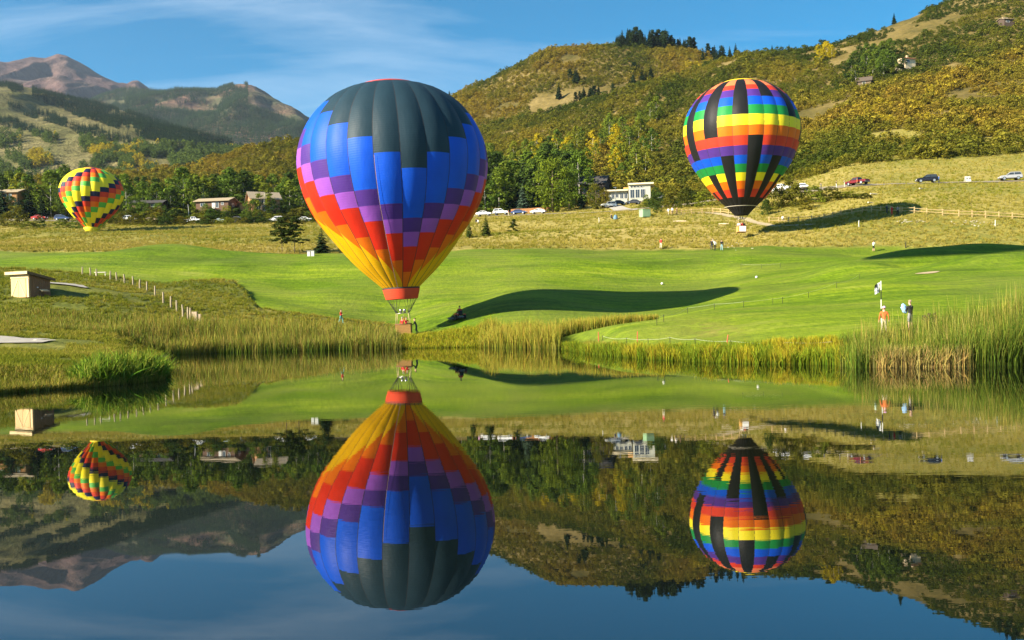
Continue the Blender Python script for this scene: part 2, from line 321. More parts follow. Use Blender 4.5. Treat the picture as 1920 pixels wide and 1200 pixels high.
def zfun(X, Y):
    X, Y = np.atleast_1d(np.asarray(X, float)), np.atleast_1d(np.asarray(Y, float))
    z, px, py, fair, sr, dsh = zones(X, Y)
    near = sstep(320, 300, Y)
    z = z + near * (1 - fair) * (0.40 * (fbm(X / 9, Y / 9, 21) - .5) + 0.22 * (fbm(X / 1.7, Y / 1.7, 22, 3) - .5))
    calm = 1 - .85 * sstep(740, 800, px) * sstep(1480, 1400, px) * sstep(90, 95, Y) * sstep(134, 128, Y)
    z = z + near * calm * fair * (1.3 * (fbm(X / 19, Y / 11, 23, 2) - .5) + .25 * (fbm(X / 6, Y / 5, 24, 2) - .5))
    z = z + 0.55 * sstep(0, 7, sr) * sstep(95, 105, Y) * np.where(Y < 170, 1, 0)
    far = sstep(300, 420, Y); z = z + far * (9.0 * (fbm(X / 75, Y / 110, 31) - .5) + 2.5 * (fbm(X / 16, Y / 20, 32) - .5))
    ins = inpoly(X, Y, SHORE)
    out = 0.08 * sstep(0, .8, dsh) + np.maximum(z, .1) * sstep(0, 5, dsh)
    return np.where(ins, -np.minimum(1.3, 0.35 * dsh), np.where(Y < 120, out, z))
def Z(x, y): return float(zfun(x, y)[0])
def at(px, D, dz=0.0): x, y = wpt(px, D); return Vector((x, y, Z(x, y) + dz))
def hit(px, py, D0=45, D1=320):
    """where a sight line first meets the ground"""
    D = np.exp(np.linspace(math.log(D0), math.log(D1), 420)); X = (px - 960) / FPX * D
    _, yy = proj(X, D, zfun(X, D)); k = np.argmax(yy <= py) if (yy <= py).any() else len(D) - 1
    return Vector((X[k], D[k], float(zfun(X[k], D[k])[0])))

def grid_faces(nr, nc):
    a = (np.arange(nr - 1)[:, None] * nc + np.arange(nc - 1)[None, :]).ravel()
    return np.stack([a, a + 1, a + nc + 1, a + nc], 1)
_u = np.concatenate([np.linspace(-3.2, -0.7, 36)[:-1], np.linspace(-0.7, 0.7, 601), np.linspace(0.7, 3.2, 36)[1:]])
_ng = np.concatenate([np.linspace(-150, 28, 30)[:-1], np.exp(np.linspace(math.log(28), math.log(310), 400))])
def sheet(Ys):
    YY, UU = np.meshgrid(Ys, _u, indexing='ij'); XX = UU * np.maximum(YY, 30); return XX.ravel(), YY.ravel()

# ground material: mown turf, rough and dry grass by zone
def ground_material():
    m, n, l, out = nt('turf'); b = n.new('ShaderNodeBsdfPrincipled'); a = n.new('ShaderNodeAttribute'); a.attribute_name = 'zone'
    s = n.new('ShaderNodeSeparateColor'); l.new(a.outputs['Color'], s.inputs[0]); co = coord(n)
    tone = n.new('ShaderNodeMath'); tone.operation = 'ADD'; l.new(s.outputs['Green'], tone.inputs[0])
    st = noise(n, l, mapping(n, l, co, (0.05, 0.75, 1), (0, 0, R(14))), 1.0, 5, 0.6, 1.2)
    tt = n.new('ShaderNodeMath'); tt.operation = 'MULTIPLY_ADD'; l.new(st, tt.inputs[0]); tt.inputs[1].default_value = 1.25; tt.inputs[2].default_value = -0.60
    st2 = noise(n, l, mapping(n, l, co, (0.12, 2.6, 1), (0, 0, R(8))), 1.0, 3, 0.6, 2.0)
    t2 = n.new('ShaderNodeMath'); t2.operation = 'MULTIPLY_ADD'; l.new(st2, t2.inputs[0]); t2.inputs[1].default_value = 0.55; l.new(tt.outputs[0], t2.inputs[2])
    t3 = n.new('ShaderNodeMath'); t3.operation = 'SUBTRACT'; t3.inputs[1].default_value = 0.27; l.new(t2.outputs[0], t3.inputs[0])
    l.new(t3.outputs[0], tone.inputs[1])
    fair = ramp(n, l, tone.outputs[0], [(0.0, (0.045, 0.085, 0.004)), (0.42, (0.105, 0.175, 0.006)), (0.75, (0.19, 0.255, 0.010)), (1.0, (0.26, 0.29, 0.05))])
    fair = mixc(n, l, 1.0, fair, ramp(n, l, noise(n, l, mapping(n, l, co, (1, .55, 1)), 1.9, 6, .72), [(0.32, (0.66, 0.72, 0.66)), (0.68, (1.28, 1.22, 1.2))]), 'MULTIPLY')
    wf = n.new('ShaderNodeMath'); wf.operation = 'MULTIPLY'; wf.inputs[1].default_value = 0.55
    l.new(ramp(n, l, noise(n, l, mapping(n, l, co, (.6, 1, 1)), 0.085, 5, 0.65, 0.8), [(0.42, (0, 0, 0)), (0.68, (1, 1, 1))]), wf.inputs[0])
    fair = mixc(n, l, wf.outputs[0], fair, (0.17, 0.185, 0.035))
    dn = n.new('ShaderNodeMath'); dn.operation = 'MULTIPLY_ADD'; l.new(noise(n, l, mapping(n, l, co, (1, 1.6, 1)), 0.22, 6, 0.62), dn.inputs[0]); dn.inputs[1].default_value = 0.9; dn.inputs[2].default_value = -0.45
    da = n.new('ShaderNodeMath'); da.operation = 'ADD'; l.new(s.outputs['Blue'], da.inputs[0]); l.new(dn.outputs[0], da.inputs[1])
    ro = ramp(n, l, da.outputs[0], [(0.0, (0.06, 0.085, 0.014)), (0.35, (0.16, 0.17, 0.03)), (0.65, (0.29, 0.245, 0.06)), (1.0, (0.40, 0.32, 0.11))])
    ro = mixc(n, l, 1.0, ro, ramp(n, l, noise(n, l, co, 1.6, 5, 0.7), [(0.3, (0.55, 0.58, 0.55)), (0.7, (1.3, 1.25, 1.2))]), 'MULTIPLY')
    l.new(mixc(n, l, s.outputs['Red'], ro, fair), b.inputs['Base Color']); b.inputs['Roughness'].default_value = 0.85; b.inputs['Specular IOR Level'].default_value = 0.1
    bp = n.new('ShaderNodeBump'); bp.inputs['Strength'].default_value = 0.6; bp.inputs['Distance'].default_value = 0.25
    l.new(noise(n, l, co, 1.8, 5, 0.7), bp.inputs['Height']); l.new(bp.outputs[0], b.inputs['Normal'])
    l.new(b.outputs[0], out.inputs[0]); return m
M_TURF = ground_material()
X, Y = sheet(_ng); Zg = zfun(X, Y); _, px, py, fair, sr, dsh = zones(X, Y)
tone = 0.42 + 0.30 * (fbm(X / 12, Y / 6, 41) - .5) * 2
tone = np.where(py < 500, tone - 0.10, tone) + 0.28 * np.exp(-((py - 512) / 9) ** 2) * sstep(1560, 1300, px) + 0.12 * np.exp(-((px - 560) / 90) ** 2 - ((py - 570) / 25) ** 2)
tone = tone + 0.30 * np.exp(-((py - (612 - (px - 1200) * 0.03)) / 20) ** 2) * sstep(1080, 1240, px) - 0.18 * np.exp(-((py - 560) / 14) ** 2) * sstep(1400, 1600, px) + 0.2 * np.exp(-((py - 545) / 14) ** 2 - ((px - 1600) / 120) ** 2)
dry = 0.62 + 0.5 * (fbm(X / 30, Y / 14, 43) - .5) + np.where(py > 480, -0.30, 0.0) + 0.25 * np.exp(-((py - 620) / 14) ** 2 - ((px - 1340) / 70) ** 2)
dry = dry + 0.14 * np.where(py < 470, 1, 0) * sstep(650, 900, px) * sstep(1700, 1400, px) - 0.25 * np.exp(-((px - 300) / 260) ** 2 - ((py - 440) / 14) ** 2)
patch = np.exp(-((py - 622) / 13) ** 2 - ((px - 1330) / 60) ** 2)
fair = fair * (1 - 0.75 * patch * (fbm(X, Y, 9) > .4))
zone = np.clip(np.stack([fair, tone, dry], 1), 0, 1)
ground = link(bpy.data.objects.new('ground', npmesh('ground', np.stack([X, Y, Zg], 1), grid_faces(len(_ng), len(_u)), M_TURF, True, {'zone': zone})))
tag(ground, kind='structure')

_hg = np.exp(np.linspace(math.log(309.5), math.log(995), 190))
def hill_material():
    m, n, l, out = nt('scrub_soil'); b = n.new('ShaderNodeBsdfPrincipled'); co = coord(n)
    c = ramp(n, l, noise(n, l, co, 0.03, 8, 0.65), [(0.3, (0.06, 0.06, 0.018)), (0.5, (0.14, 0.11, 0.035)), (0.7, (0.24, 0.185, 0.075))])
    c = mixc(n, l, 1.0, c, ramp(n, l, noise(n, l, co, 0.4, 4, 0.7), [(0.3, (0.6, 0.6, 0.6)), (0.7, (1.3, 1.25, 1.2))]), 'MULTIPLY')
    l.new(c, b.inputs['Base Color']); b.inputs['Roughness'].default_value = 0.95; b.inputs['Specular IOR Level'].default_value = 0.05
    l.new(b.outputs[0], out.inputs[0]); return m
M_HILL = hill_material()
X, Y = sheet(_hg); Zh = zfun(X, Y)
hill = tag(link(bpy.data.objects.new('hillside', npmesh('hillside', np.stack([X, Y, Zh], 1), grid_faces(len(_hg), len(_u)), M_HILL))), kind='structure')
# land beyond, one sheet out to the horizon
bs = MB(); bs.add([(-9000, 700, 20), (9000, 700, 20), (9000, 7000, 20), (-9000, 7000, 20)], [(0, 1, 2, 3)])
bs.add([(-9000, -4000, -1.5), (9000, -4000, -1.5), (9000, 705, -1.5), (-9000, 705, -1.5)], [(0, 1, 2, 3)])
tag(bs.build('terrain', M_HILL), kind='structure')

# ------------------------------------------------------------------ water
def water_material():
    m, n, l, out = nt('pond_water'); b = n.new('ShaderNodeBsdfPrincipled'); co = coord(n)
    b.inputs['Base Color'].default_value = (0.003, 0.005, 0.003, 1); b.inputs['Roughness'].default_value = 0.0; b.inputs['IOR'].default_value = 2.4
    w1 = noise(n, l, mapping(n, l, co, (0.35, 1.5, 1)), 1.6, 3, 0.6); w2 = noise(n, l, mapping(n, l, co, (0.02, 0.05, 1)), 1.0, 2)
    mu = n.new('ShaderNodeMath'); mu.operation = 'MULTIPLY'; l.new(w1, mu.inputs[0])
    l.new(ramp(n, l, w2, [(0.4, (0.10, 0.10, 0.10)), (0.62, (1, 1, 1))]), mu.inputs[1])
    bp = n.new('ShaderNodeBump'); bp.inputs['Strength'].default_value = 0.024; bp.inputs['Distance'].default_value = 0.05
    l.new(mu.outputs[0], bp.inputs['Height']); l.new(bp.outputs[0], b.inputs['Normal'])
    l.new(b.outputs[0], out.inputs[0]); return m
wb = MB(); wb.add([(-70, 3, 0), (70, 3, 0), (70, 98, 0), (-70, 98, 0)], [(0, 1, 2, 3)])
tag(wb.build('pond_water', water_material()), kind='structure')

# ------------------------------------------------------------------ mountains
def mountain(name, sil, D0, D1, y0, material, nc, nr, seed, amp, gx, shape=1.0, px0=-700, px1=1400, back=1.35, ridge=.10):
    p = np.linspace(px0, px1, nc); D = np.concatenate([np.linspace(D0, D1, nr), np.linspace(D1, D1 * back, nr // 3)[1:]])
    zs = CAMH + (horizon(p) - np.interp(p, [q[0] for q in sil], [q[1] for q in sil])) / FPX * D1
    zb = CAMH + (horizon(p) - np.minimum(np.interp(p, [q[0] for q in y0], [q[1] for q in y0]), 470)) / FPX * D0
    DD, PP = np.meshgrid(D, p, indexing='ij'); XX = (PP - 960) / FPX * DD
    s = np.clip((DD - D0) / (D1 - D0), 0, 1); bk = np.clip((DD - D1) / (D1 * (back - 1)), 0, 1)
    zz = zb[None] + (zs - zb)[None] * s ** shape; zz = zz - bk * (zs[None] - 20) * 0.9
    env = np.minimum(np.sin(np.pi * np.clip(s, 0, 1)) + ridge, 1) * (bk < .02)
    rg = 1 - np.abs(2 * fbm(XX / gx + 0.35 * fbm(DD / gx, XX / gx, seed + 5), DD / (gx * 3), seed, 5) - 1)
    zz = zz + env * amp * (rg - .65) * 2 + amp * 2.2 * ridge * (fbm(XX / (gx * .15), DD / (gx * .2), seed + 9, 4) - .5)
    me = npmesh(name, np.stack([XX.ravel(), DD.ravel(), zz.ravel()], 1), grid_faces(len(D), nc), material)
    o = tag(link(bpy.data.objects.new(name, me)), kind='structure'); return o, p, D, zz
def rock_mat(name, stops, sc, small):
    m, n, l, out = nt(name); b = n.new('ShaderNodeBsdfPrincipled'); co = coord(n)
    c = ramp(n, l, noise(n, l, mapping(n, l, co, (1, .4, 1.6)), sc, 8, 0.62, 0.5), stops)
    c = mixc(n, l, 1.0, c, ramp(n, l, noise(n, l, co, small, 5, 0.7), [(0.3, (0.6, 0.6, 0.62)), (0.7, (1.3, 1.3, 1.25))]), 'MULTIPLY')
    l.new(c, b.inputs['Base Color']); b.inputs['Roughness'].default_value = 0.95; b.inputs['Specular IOR Level'].default_value = 0.05
    bp = n.new('ShaderNodeBump'); bp.inputs['Strength'].default_value = 0.8; bp.inputs['Distance'].default_value = 30
    l.new(noise(n, l, co, small, 6, 0.7), bp.inputs['Height']); l.new(bp.outputs[0], b.inputs['Normal'])
    l.new(b.outputs[0], out.inputs[0]); return m
SKI_SIL = [(-700, 70), (-300, 110), (0, 160), (33, 160), (133, 184), (233, 209), (300, 227), (383, 255), (443, 278), (480, 290), (600, 335), (900, 430), (1400, 440)]
FOR_SIL = [(-700, 300), (0, 260), (150, 212), (220, 182), (250, 171), (330, 175), (420, 177), (430, 170), (455, 163), (490, 166), (510, 179), (540, 199), (570, 216), (600, 233), (700, 290), (850, 400), (1400, 440)]
RED_SIL = [(-700, 200), (-250, 150), (-100, 130), (0, 119), (30, 122), (60, 114), (75, 110), (100, 112), (125, 104), (140, 108), (165, 122), (200, 142), (235, 158), (252, 160), (262, 154), (272, 153), (287, 163), (330, 200), (420, 260), (700, 400), (1400, 440)]
M_SKI = rock_mat('ski_grass', [(0.3, (0.14, 0.15, 0.05)), (0.55, (0.23, 0.205, 0.085)), (0.8, (0.32, 0.26, 0.13))], 0.01, 0.08)
M_FOR = rock_mat('forest_slope', [(0.38, (0.06, 0.085, 0.04)), (0.5, (0.12, 0.105, 0.06)), (0.6, (0.26, 0.155, 0.11))], 0.004, 0.03)
M_RED = rock_mat('red_rock', [(0.3, (0.07, 0.046, 0.045)), (0.5, (0.115, 0.072, 0.066)), (0.75, (0.145, 0.11, 0.085))], 0.0022, 0.012)
ski, skp, skD, skz = mountain('ski_mountain', SKI_SIL, 900, 1700, [(-700, 350), (0, 365), (300, 350), (600, 360), (1400, 420)], M_SKI, 260, 130, 51, 26, 170, 0.9)
fmo, fop, foD, foz = mountain('forested_mountain', FOR_SIL, 2200, 3300, [(-700, 330), (0, 300), (600, 320), (1400, 440)], M_FOR, 260, 110, 61, 75, 420, 0.9)
rmo, _, _, _ = mountain('red_mountain', RED_SIL, 2900, 4500, [(-700, 320), (0, 260), (600, 330), (1400, 440)], M_RED, 460, 170, 71, 115, 430, 1.0, ridge=.04)
def on_mount(p, D, P, DD, ZZ):
    i = np.clip(np.interp(p, P, np.arange(len(P))), 0, len(P) - 1.001); j = np.clip(np.interp(D, DD, np.arange(len(DD))), 0, len(DD) - 1.001)
    i0, j0 = i.astype(int), j.astype(int); fi, fj = i - i0, j - j0
    return (ZZ[j0, i0] * (1 - fi) + ZZ[j0, i0 + 1] * fi) * (1 - fj) + (ZZ[j0 + 1, i0] * (1 - fi) + ZZ[j0 + 1, i0 + 1] * fi) * fj
# ------------------------------------------------------------------ plants: prototypes
PROTO = bpy.data.collections.new('plant_prototypes')          # never linked to the scene
def leaf_quads(C, Nrm, size, rng, aspect=0.7):
    """one bent-free leaf clump card per centre"""
    n = len(C); t = rng.normal(size=(n, 3)); t -= (t * Nrm).sum(1, keepdims=True) * Nrm; t /= np.linalg.norm(t, axis=1, keepdims=True) + 1e-9
    b = np.cross(Nrm, t); s = size[:, None] if isinstance(size, np.ndarray) else size
    V = np.stack([C - t * s, C - b * s * aspect * .6 + t * s * .1, C + t * s, C + b * s * aspect * .6 - t * s * .1], 1).reshape(-1, 3)
    F = np.arange(4 * n).reshape(-1, 4); return V, F
def crown_pts(rng, nclump, nleaf, shape, clump_r):
    cc = []
    while len(cc) < nclump:
        p = rng.uniform(-1, 1, 3)
        if shape(p) and (rng.random() < 0.35 or np.linalg.norm(p * [1, 1, .8]) > 0.5): cc.append(p)
    return np.array(cc)
def make_crown(seed, kind, nclump, nper, leaf):
    rng = np.random.default_rng(seed); P, N = [], []
    for c in range(nclump):
        for _ in range(50):
            t = rng.random(); a = rng.uniform(0, 2 * math.pi)
            if kind == 'round': rad = math.sqrt(max(0, 1 - (2 * t - 1) ** 2)) * .5 * (0.8 + .4 * rng.random()); base = 0.0
            elif kind == 'aspen': rad = 0.36 * (math.sin(math.pi * min(1, (t * .92 + .08)) ** .75) ** .8); base = 0.0
            elif kind == 'poplar': rad = 0.22 * (math.sin(math.pi * min(1, t * .95 + .04) ** .7) ** .7)
            elif kind == 'pine': rad = 0.34 * (1 - t) ** .6 * (0.55 + .45 * math.sin(t * 19 + seed)) + .03
            elif kind == 'bush': t = t ** 1.3; rad = 0.5 * math.sqrt(max(0, 1 - t ** 2.4)) * (.8 + .3 * math.sin(3 * a + seed))
            elif kind == 'shrub': rad = 0.55 * math.sqrt(max(0, 1 - t * t)) * (.75 + .4 * rng.random())
            else: rad = .3
            rr = rad * math.sqrt(rng.uniform(.25, 1)); break
        ctr = np.array([rr * math.cos(a), rr * math.sin(a), t])
        cr = {'round': .12, 'aspen': .085, 'poplar': .06, 'pine': .07, 'shrub': .17, 'bush': .11}[kind] * rng.uniform(.7, 1.3)
        d = rng.normal(size=(nper, 3)); d /= np.linalg.norm(d, axis=1, keepdims=True); r = cr * rng.random((nper, 1)) ** .4
        q = ctr + d * r * ([1, 1, .8] if kind != 'pine' else [1.3, 1.3, .45]); nn = d + [0, 0, .5] + rng.normal(size=(nper, 3)) * .5
        nn /= np.linalg.norm(nn, axis=1, keepdims=True); P.append(q); N.append(nn)
    P, N = np.concatenate(P), np.concatenate(N); P[:, 2] = np.maximum(P[:, 2], 0.0 if kind != 'shrub' else 0.02)
    return leaf_quads(P, N, leaf * rng.uniform(.6, 1.3, len(P)), rng)
def conifer_geo(seed, tiers, per, droop=.25, spread=.24, ragged=.3, base=.06):
    rng = np.random.default_rng(seed); V, F = [], []
    for t in range(tiers):
        h = base + (1 - base) * (t / tiers) ** .92; rad = spread * (1 - h) ** .85 + .012; k = max(4, int(per * (1 - h * .6)))
        a0 = rng.uniform(0, 6.28)
        for i in range(k):
            a = a0 + 6.283 * i / k + rng.normal() * .15; L = rad * rng.uniform(1 - ragged, 1 + ragged * .6); hh = h + rng.normal() * .008
            w = L * rng.uniform(.22, .36) + .006; ca, sa = math.cos(a), math.sin(a); tip = hh - L * droop * rng.uniform(.4, 1.4); mid = hh + L * .02
            b = len(V)
            V += [(0, 0, hh + .012), (ca * L * .55 - sa * w, sa * L * .55 + ca * w, mid - L * droop * .45), (ca * L, sa * L, tip), (ca * L * .55 + sa * w, sa * L * .55 - ca * w, mid - L * droop * .45),
                  (ca * L * .6, sa * L * .6, mid - L * droop * .1 + .006)]
            F += [(b, b + 1, b + 4), (b + 1, b + 2, b + 4), (b + 2, b + 3, b + 4), (b + 3, b, b + 4)]
    b = len(V); V += [(.012, 0, .96), (-.006, .01, .96), (-.006, -.01, .96), (0, 0, 1.0)]; F += [(b, b + 1, b + 3), (b + 1, b + 2, b + 3), (b + 2, b, b + 3)]
    return np.array(V), np.array(F)
def trunk_mb(h, r, seed, limbs=5, top=.85, lean=.02, l0=.35):
    rng = random.Random(seed); m = MB(); pts = [Vector((lean * math.sin(3 * t + seed) * t, lean * math.cos(2 * t + seed) * t, h * top * t)) for t in (0, .25, .5, .75, 1)]
    m.tube(pts, [r, r * .8, r * .62, r * .42, r * .15], 6)
    for i in range(limbs):
        t = l0 + (0.9 - l0) * (i + .5) / max(1, limbs); p = pts[0].lerp(pts[-1], t); a = rng.uniform(0, 6.28); L = h * rng.uniform(.12, .22)
        m.tube([p, p + Vector((math.cos(a) * L * .5, math.sin(a) * L * .5, L * .3)), p + Vector((math.cos(a) * L, math.sin(a) * L, L * .75))], [r * .35, r * .22, r * .08], 4)
    return m
G_GREEN = [(0.0, (0.085, 0.145, 0.025)), (0.5, (0.12, 0.185, 0.027)), (1.0, (0.175, 0.22, 0.03))]
LM = {
 'aspen': leafmat('aspen_leaves', G_GREEN), 'dark': leafmat('dark_leaves', [(0, (.045, .08, .018)), (1, (.075, .115, .025))]),
 'yellow': leafmat('autumn_yellow_leaves', [(0, (.40, .33, .015)), (1, (.50, .40, .025))]),
 'lime': leafmat('lime_leaves', [(0, (.15, .20, .022)), (1, (.24, .25, .03))]),
 'spruce': leafmat('spruce_needles', [(0, (.016, .032, .014)), (1, (.030, .052, .022))], .1),
 'blue': leafmat('blue_spruce_needles', [(0, (.05, .085, .065)), (1, (.075, .11, .085))], .1),
 'pine': leafmat('pine_needles', [(0, (.04, .06, .015)), (1, (.065, .085, .02))], .15),
 'olive': leafmat('olive_shrub_leaves', [(0, (.085, .10, .018)), (.5, (.15, .145, .022)), (1, (.21, .17, .025))]),
 'scrub': leafmat('oak_scrub_leaves', [(0, (.052, .082, .016)), (.22, (.10, .125, .02)), (.45, (.185, .18, .026)), (.66, (.265, .225, .032)), (.85, (.275, .195, .034)), (1, (.44, .36, .035))], .25, 'tint'),
 'skitree': leafmat('slope_trees', [(0, (.022, .045, .030)), (.4, (.038, .068, .040)), (.5, (.09, .14, .04)), (.8, (.17, .22, .045)), (.9, (.38, .32, .03)), (1, (.48, .38, .03))], .15, 'tint'),
}
BARK_W = mat('white_aspen_bark', (.55, .52, .44), .8, .25, 6); BARK = mat('brown_bark', (.11, .08, .05), .9, .3, 8)
def mesh_of(V, F, m, name): return npmesh(name, V, F, m, False)
CROWN, TRUNK = {}, {}
for k in range(4):
    CROWN['aspen', k] = make_crown(100 + k, 'aspen', 70, 26, .036); CROWN['round', k] = make_crown(140 + k, 'round', 90, 26, .036)
    CROWN['poplar', k] = make_crown(180 + k, 'poplar', 60, 24, .03); CROWN['pine', k] = make_crown(220 + k, 'pine', 90, 22, .04)
    CROWN['shrub', k] = make_crown(260 + k, 'shrub', 22, 14, .085); CROWN['bush', k] = make_crown(280 + k, 'bush', 70, 24, .045)
    CROWN['spruce', k] = conifer_geo(300 + k, 17, 13, .3, .25, .32)
    CROWN['slim', k] = conifer_geo(340 + k, 15, 9, .35, .15, .4)
_mc = {}
def crown_mesh(kind, k, mkey):
    key = (kind, k, mkey)
    if key not in _mc: _mc[key] = mesh_of(*CROWN[kind, k], LM[mkey], 'crown')
    return _mc[key]
def trunk_mesh(kind, k):
    key = ('t', kind, k)
    if key not in _mc:
        r, lim = {'aspen': (.010, 5), 'round': (.022, 6), 'poplar': (.013, 4), 'pine': (.012, 5), 'spruce': (.012, 0), 'slim': (.012, 0)}[kind]
        mb = trunk_mb(1.0, r, k, lim, .93 if kind in ('spruce', 'slim') else .8); o = mb.build('trunk', BARK_W if kind in ('aspen', 'poplar') else BARK, None, True)
        _mc[key] = o.data; bpy.data.objects.remove(o)
    return _mc[key]
CB = {'aspen': (.09, .91), 'round': (.05, .95), 'poplar': (.06, .94), 'pine': (.28, .72), 'spruce': (0.02, .98), 'slim': (0.03, .97)}   # crown foot and length, share of the height
def tree(name, kind, mkey, pos, h, label, group=None, wide=1.0, cat='tree', foot=None):
    t = empty(name, pos, random.uniform(0, 6.28)); k = random.randrange(4)
    t.rotation_euler.x = random.uniform(-.02, .02)
    b, L = CB[kind] if foot is None else (foot, 1 - foot)
    c = bpy.data.objects.new('crown', crown_mesh(kind, k, mkey)); link(c, t); c.location = (0, 0, h * b); wd = {'round': .72}.get(kind, 1) * h * wide; c.scale = (wd, wd * random.uniform(.9, 1.1), h * L)
    s = bpy.data.objects.new('trunk', trunk_mesh(kind, k)); link(s, t); s.scale = (h, h, h); s.location = (0, 0, -.15)
    tag(t, label, cat, group); return t
_sn = [0]
def shrub(pos, w, h, mkey, label, group=None, name='shrub'):
    _sn[0] += 1; k = _sn[0] % 4
    o = bpy.data.objects.new(name, crown_mesh('bush', k, mkey)); link(o); o.location = (pos[0], pos[1], pos[2] - .1); o.rotation_euler = (0, 0, random.uniform(0, 6.28))
    o.scale = (w * .95, w * random.uniform(.85, 1.05), h * .95); tag(o, label, 'shrub', group); return o

# scatter: one mesh of points, geometry nodes place the plants
def scatter(name, P, S, tint, protos, label=None, rot=None):
    n = len(P); me = bpy.data.meshes.new(name); me.vertices.add(n); me.vertices.foreach_set('co', np.ascontiguousarray(P, np.float32).ravel())
    def att(nm, ty, arr, key):
        a = me.attributes.new(nm, ty, 'POINT'); a.data.foreach_set(key, np.ascontiguousarray(arr).ravel())
    att('scl', 'FLOAT_VECTOR', S.astype(np.float32), 'vector'); att('tint', 'FLOAT', tint.astype(np.float32), 'value')
    r = np.zeros((n, 3), np.float32); r[:, 2] = RNG.uniform(0, 6.28, n); r[:, :2] = RNG.normal(0, .06, (n, 2)); att('rot', 'FLOAT_VECTOR', r, 'vector')
    att('idx', 'INT', RNG.integers(0, len(protos), n).astype(np.int32), 'value')
    o = link(bpy.data.objects.new(name, me))
    c = bpy.data.collections.new(name + '_kinds')
    for i, pm in enumerate(protos): c.objects.link(bpy.data.objects.new('%s_%d' % (name, i), pm))
    g = bpy.data.node_groups.new(name, 'GeometryNodeTree'); g.interface.new_socket('Geometry', in_out='INPUT', socket_type='NodeSocketGeometry'); g.interface.new_socket('Geometry', in_out='OUTPUT', socket_type='NodeSocketGeometry')
    N, Lk = g.nodes, g.links; gi, go = N.new('NodeGroupInput'), N.new('NodeGroupOutput'); ip = N.new('GeometryNodeInstanceOnPoints'); ci = N.new('GeometryNodeCollectionInfo')
    ci.inputs['Collection'].default_value = c; ci.inputs['Separate Children'].default_value = True; ci.inputs['Reset Children'].default_value = True
    def na(nm, ty): q = N.new('GeometryNodeInputNamedAttribute'); q.data_type = ty; q.inputs[0].default_value = nm; return [s for s in q.outputs if s.enabled and s.name == 'Attribute'][0]
    Lk.new(gi.outputs[0], ip.inputs['Points']); Lk.new(ci.outputs[0], ip.inputs['Instance']); ip.inputs['Pick Instance'].default_value = True
    Lk.new(na('idx', 'INT'), ip.inputs['Instance Index']); Lk.new(na('scl', 'FLOAT_VECTOR'), ip.inputs['Scale'])
    e2r = N.new('FunctionNodeEulerToRotation'); Lk.new(na('rot', 'FLOAT_VECTOR'), e2r.inputs[0]); Lk.new(e2r.outputs[0], ip.inputs['Rotation'])
    Lk.new(ip.outputs[0], go.inputs[0])
    md = o.modifiers.new('scatter', 'NODES'); md.node_group = g
    tag(o, label, kind='stuff'); return o

# ---- oak scrub over the hills
def scatter_region(n, pxr, Dr, rng):
    D = np.sqrt(rng.uniform(Dr[0] ** 2, Dr[1] ** 2, n)); p = rng.uniform(*pxr, n); X = (p - 960) / FPX * D; return p, D, X
p, D, X = scatter_region(105000, (-120, 2060), (250, 790), RNG)
keep = (D > np.interp(p, [0, 300, 900, 1060, 1200, 1400, 1500, 1600, 1750, 1920], [320, 320, 330, 300, 290, 262, 250, 244, 238, 235]))
keep &= ~((D > 585) & (D < 665) & (p > 1000)) & ~((D > 600) & (p > 1420)) & ~((D > 590) & (p < 640))
bare = fbm(X / 26, D / 30, 81); keep &= bare < np.where((p > 1450) & (D < 330), .56, np.where((p > 1560) & (D > 480), .63, .74))
zz = zfun(X, D); qx, qy = proj(X, D, zz)
for poly in ([(1640, 60), (1700, 30), (1735, 25), (1720, 40), (1640, 66)],): keep &= ~inpoly(qx, qy, poly)
p, D, X, zz, qx, qy = p[keep], D[keep], X[keep], zz[keep], qx[keep], qy[keep]
n = len(p); tint = np.clip(.42 + 1.45 * (fbm(X / 48, D / 55, 83) - .5) + .6 * (fbm(X / 13, D / 15, 84) - .5) + RNG.normal(0, .06, n), 0, 1)
tint = np.clip(tint + .10 * (p > 1450) * (D < 420) - .10 * (p > 1500) * (D > 460) + .10 * (D > 660), 0, 1)
sz = RNG.uniform(1.3, 3.2, n) * np.where(RNG.random(n) < .10, 1.9, 1) * np.clip(.75 + .6 * fbm(X / 40, D / 40, 85), .6, 1.4) * np.where((p > 1560) & (D > 470), .75, 1) * np.where((D < 430) & (fbm(X / 9, D / 9, 86) > .5), 1.25, 1); S = np.stack([sz, sz, sz * RNG.uniform(.55, .85, n)], 1)
scatter('oak_scrub', np.stack([X, D, zz - .2], 1), S, tint, [mesh_of(*CROWN['shrub', k], LM['scrub'], 'scrub') for k in range(4)], 'olive and rust oak scrub covering the hills')

# ---- trees on the ski mountain: bands of conifers between the runs, aspens low down
p = RNG.uniform(-150, 700, 52000); D = RNG.uniform(905, 1730, 52000); X = (p - 960) / FPX * D; zz = on_mount(p, D, skp, skD, skz); qx, qy = proj(X, D, zz)
k1 = qy - (150 + 0.40 * qx)                            # depth below the ridge line, runs drop to the right
wob = 26 * (fbm(qx / 60, qy / 60, 91) - .5)
run = np.zeros(len(p), bool)
for c, w in ((22, 7), (52, 9), (86, 12), (124, 13), (168, 20)): run |= np.abs(k1 + wob + 0.08 * qx - 8 - c) < w * (0.6 + .8 * fbm(qx / 90, qy / 30, 92))
low = qy > 250 + 0.075 * qx
clump = fbm(qx / 26, qy / 13, 93)
keep = np.where(low, (clump > .42) & ~(run & (clump < .56)), ~run & (clump > .30) & (RNG.random(len(p)) < .85)); keep &= ~((qx < 150) & (qy > 255) & (clump < .62)); keep &= ~((qx < 60) & (qy > 160) & (qy < 215) & (clump < .55))
keep |= (np.hypot((qx - 70) / 17, (qy - 303) / 14) < 1)
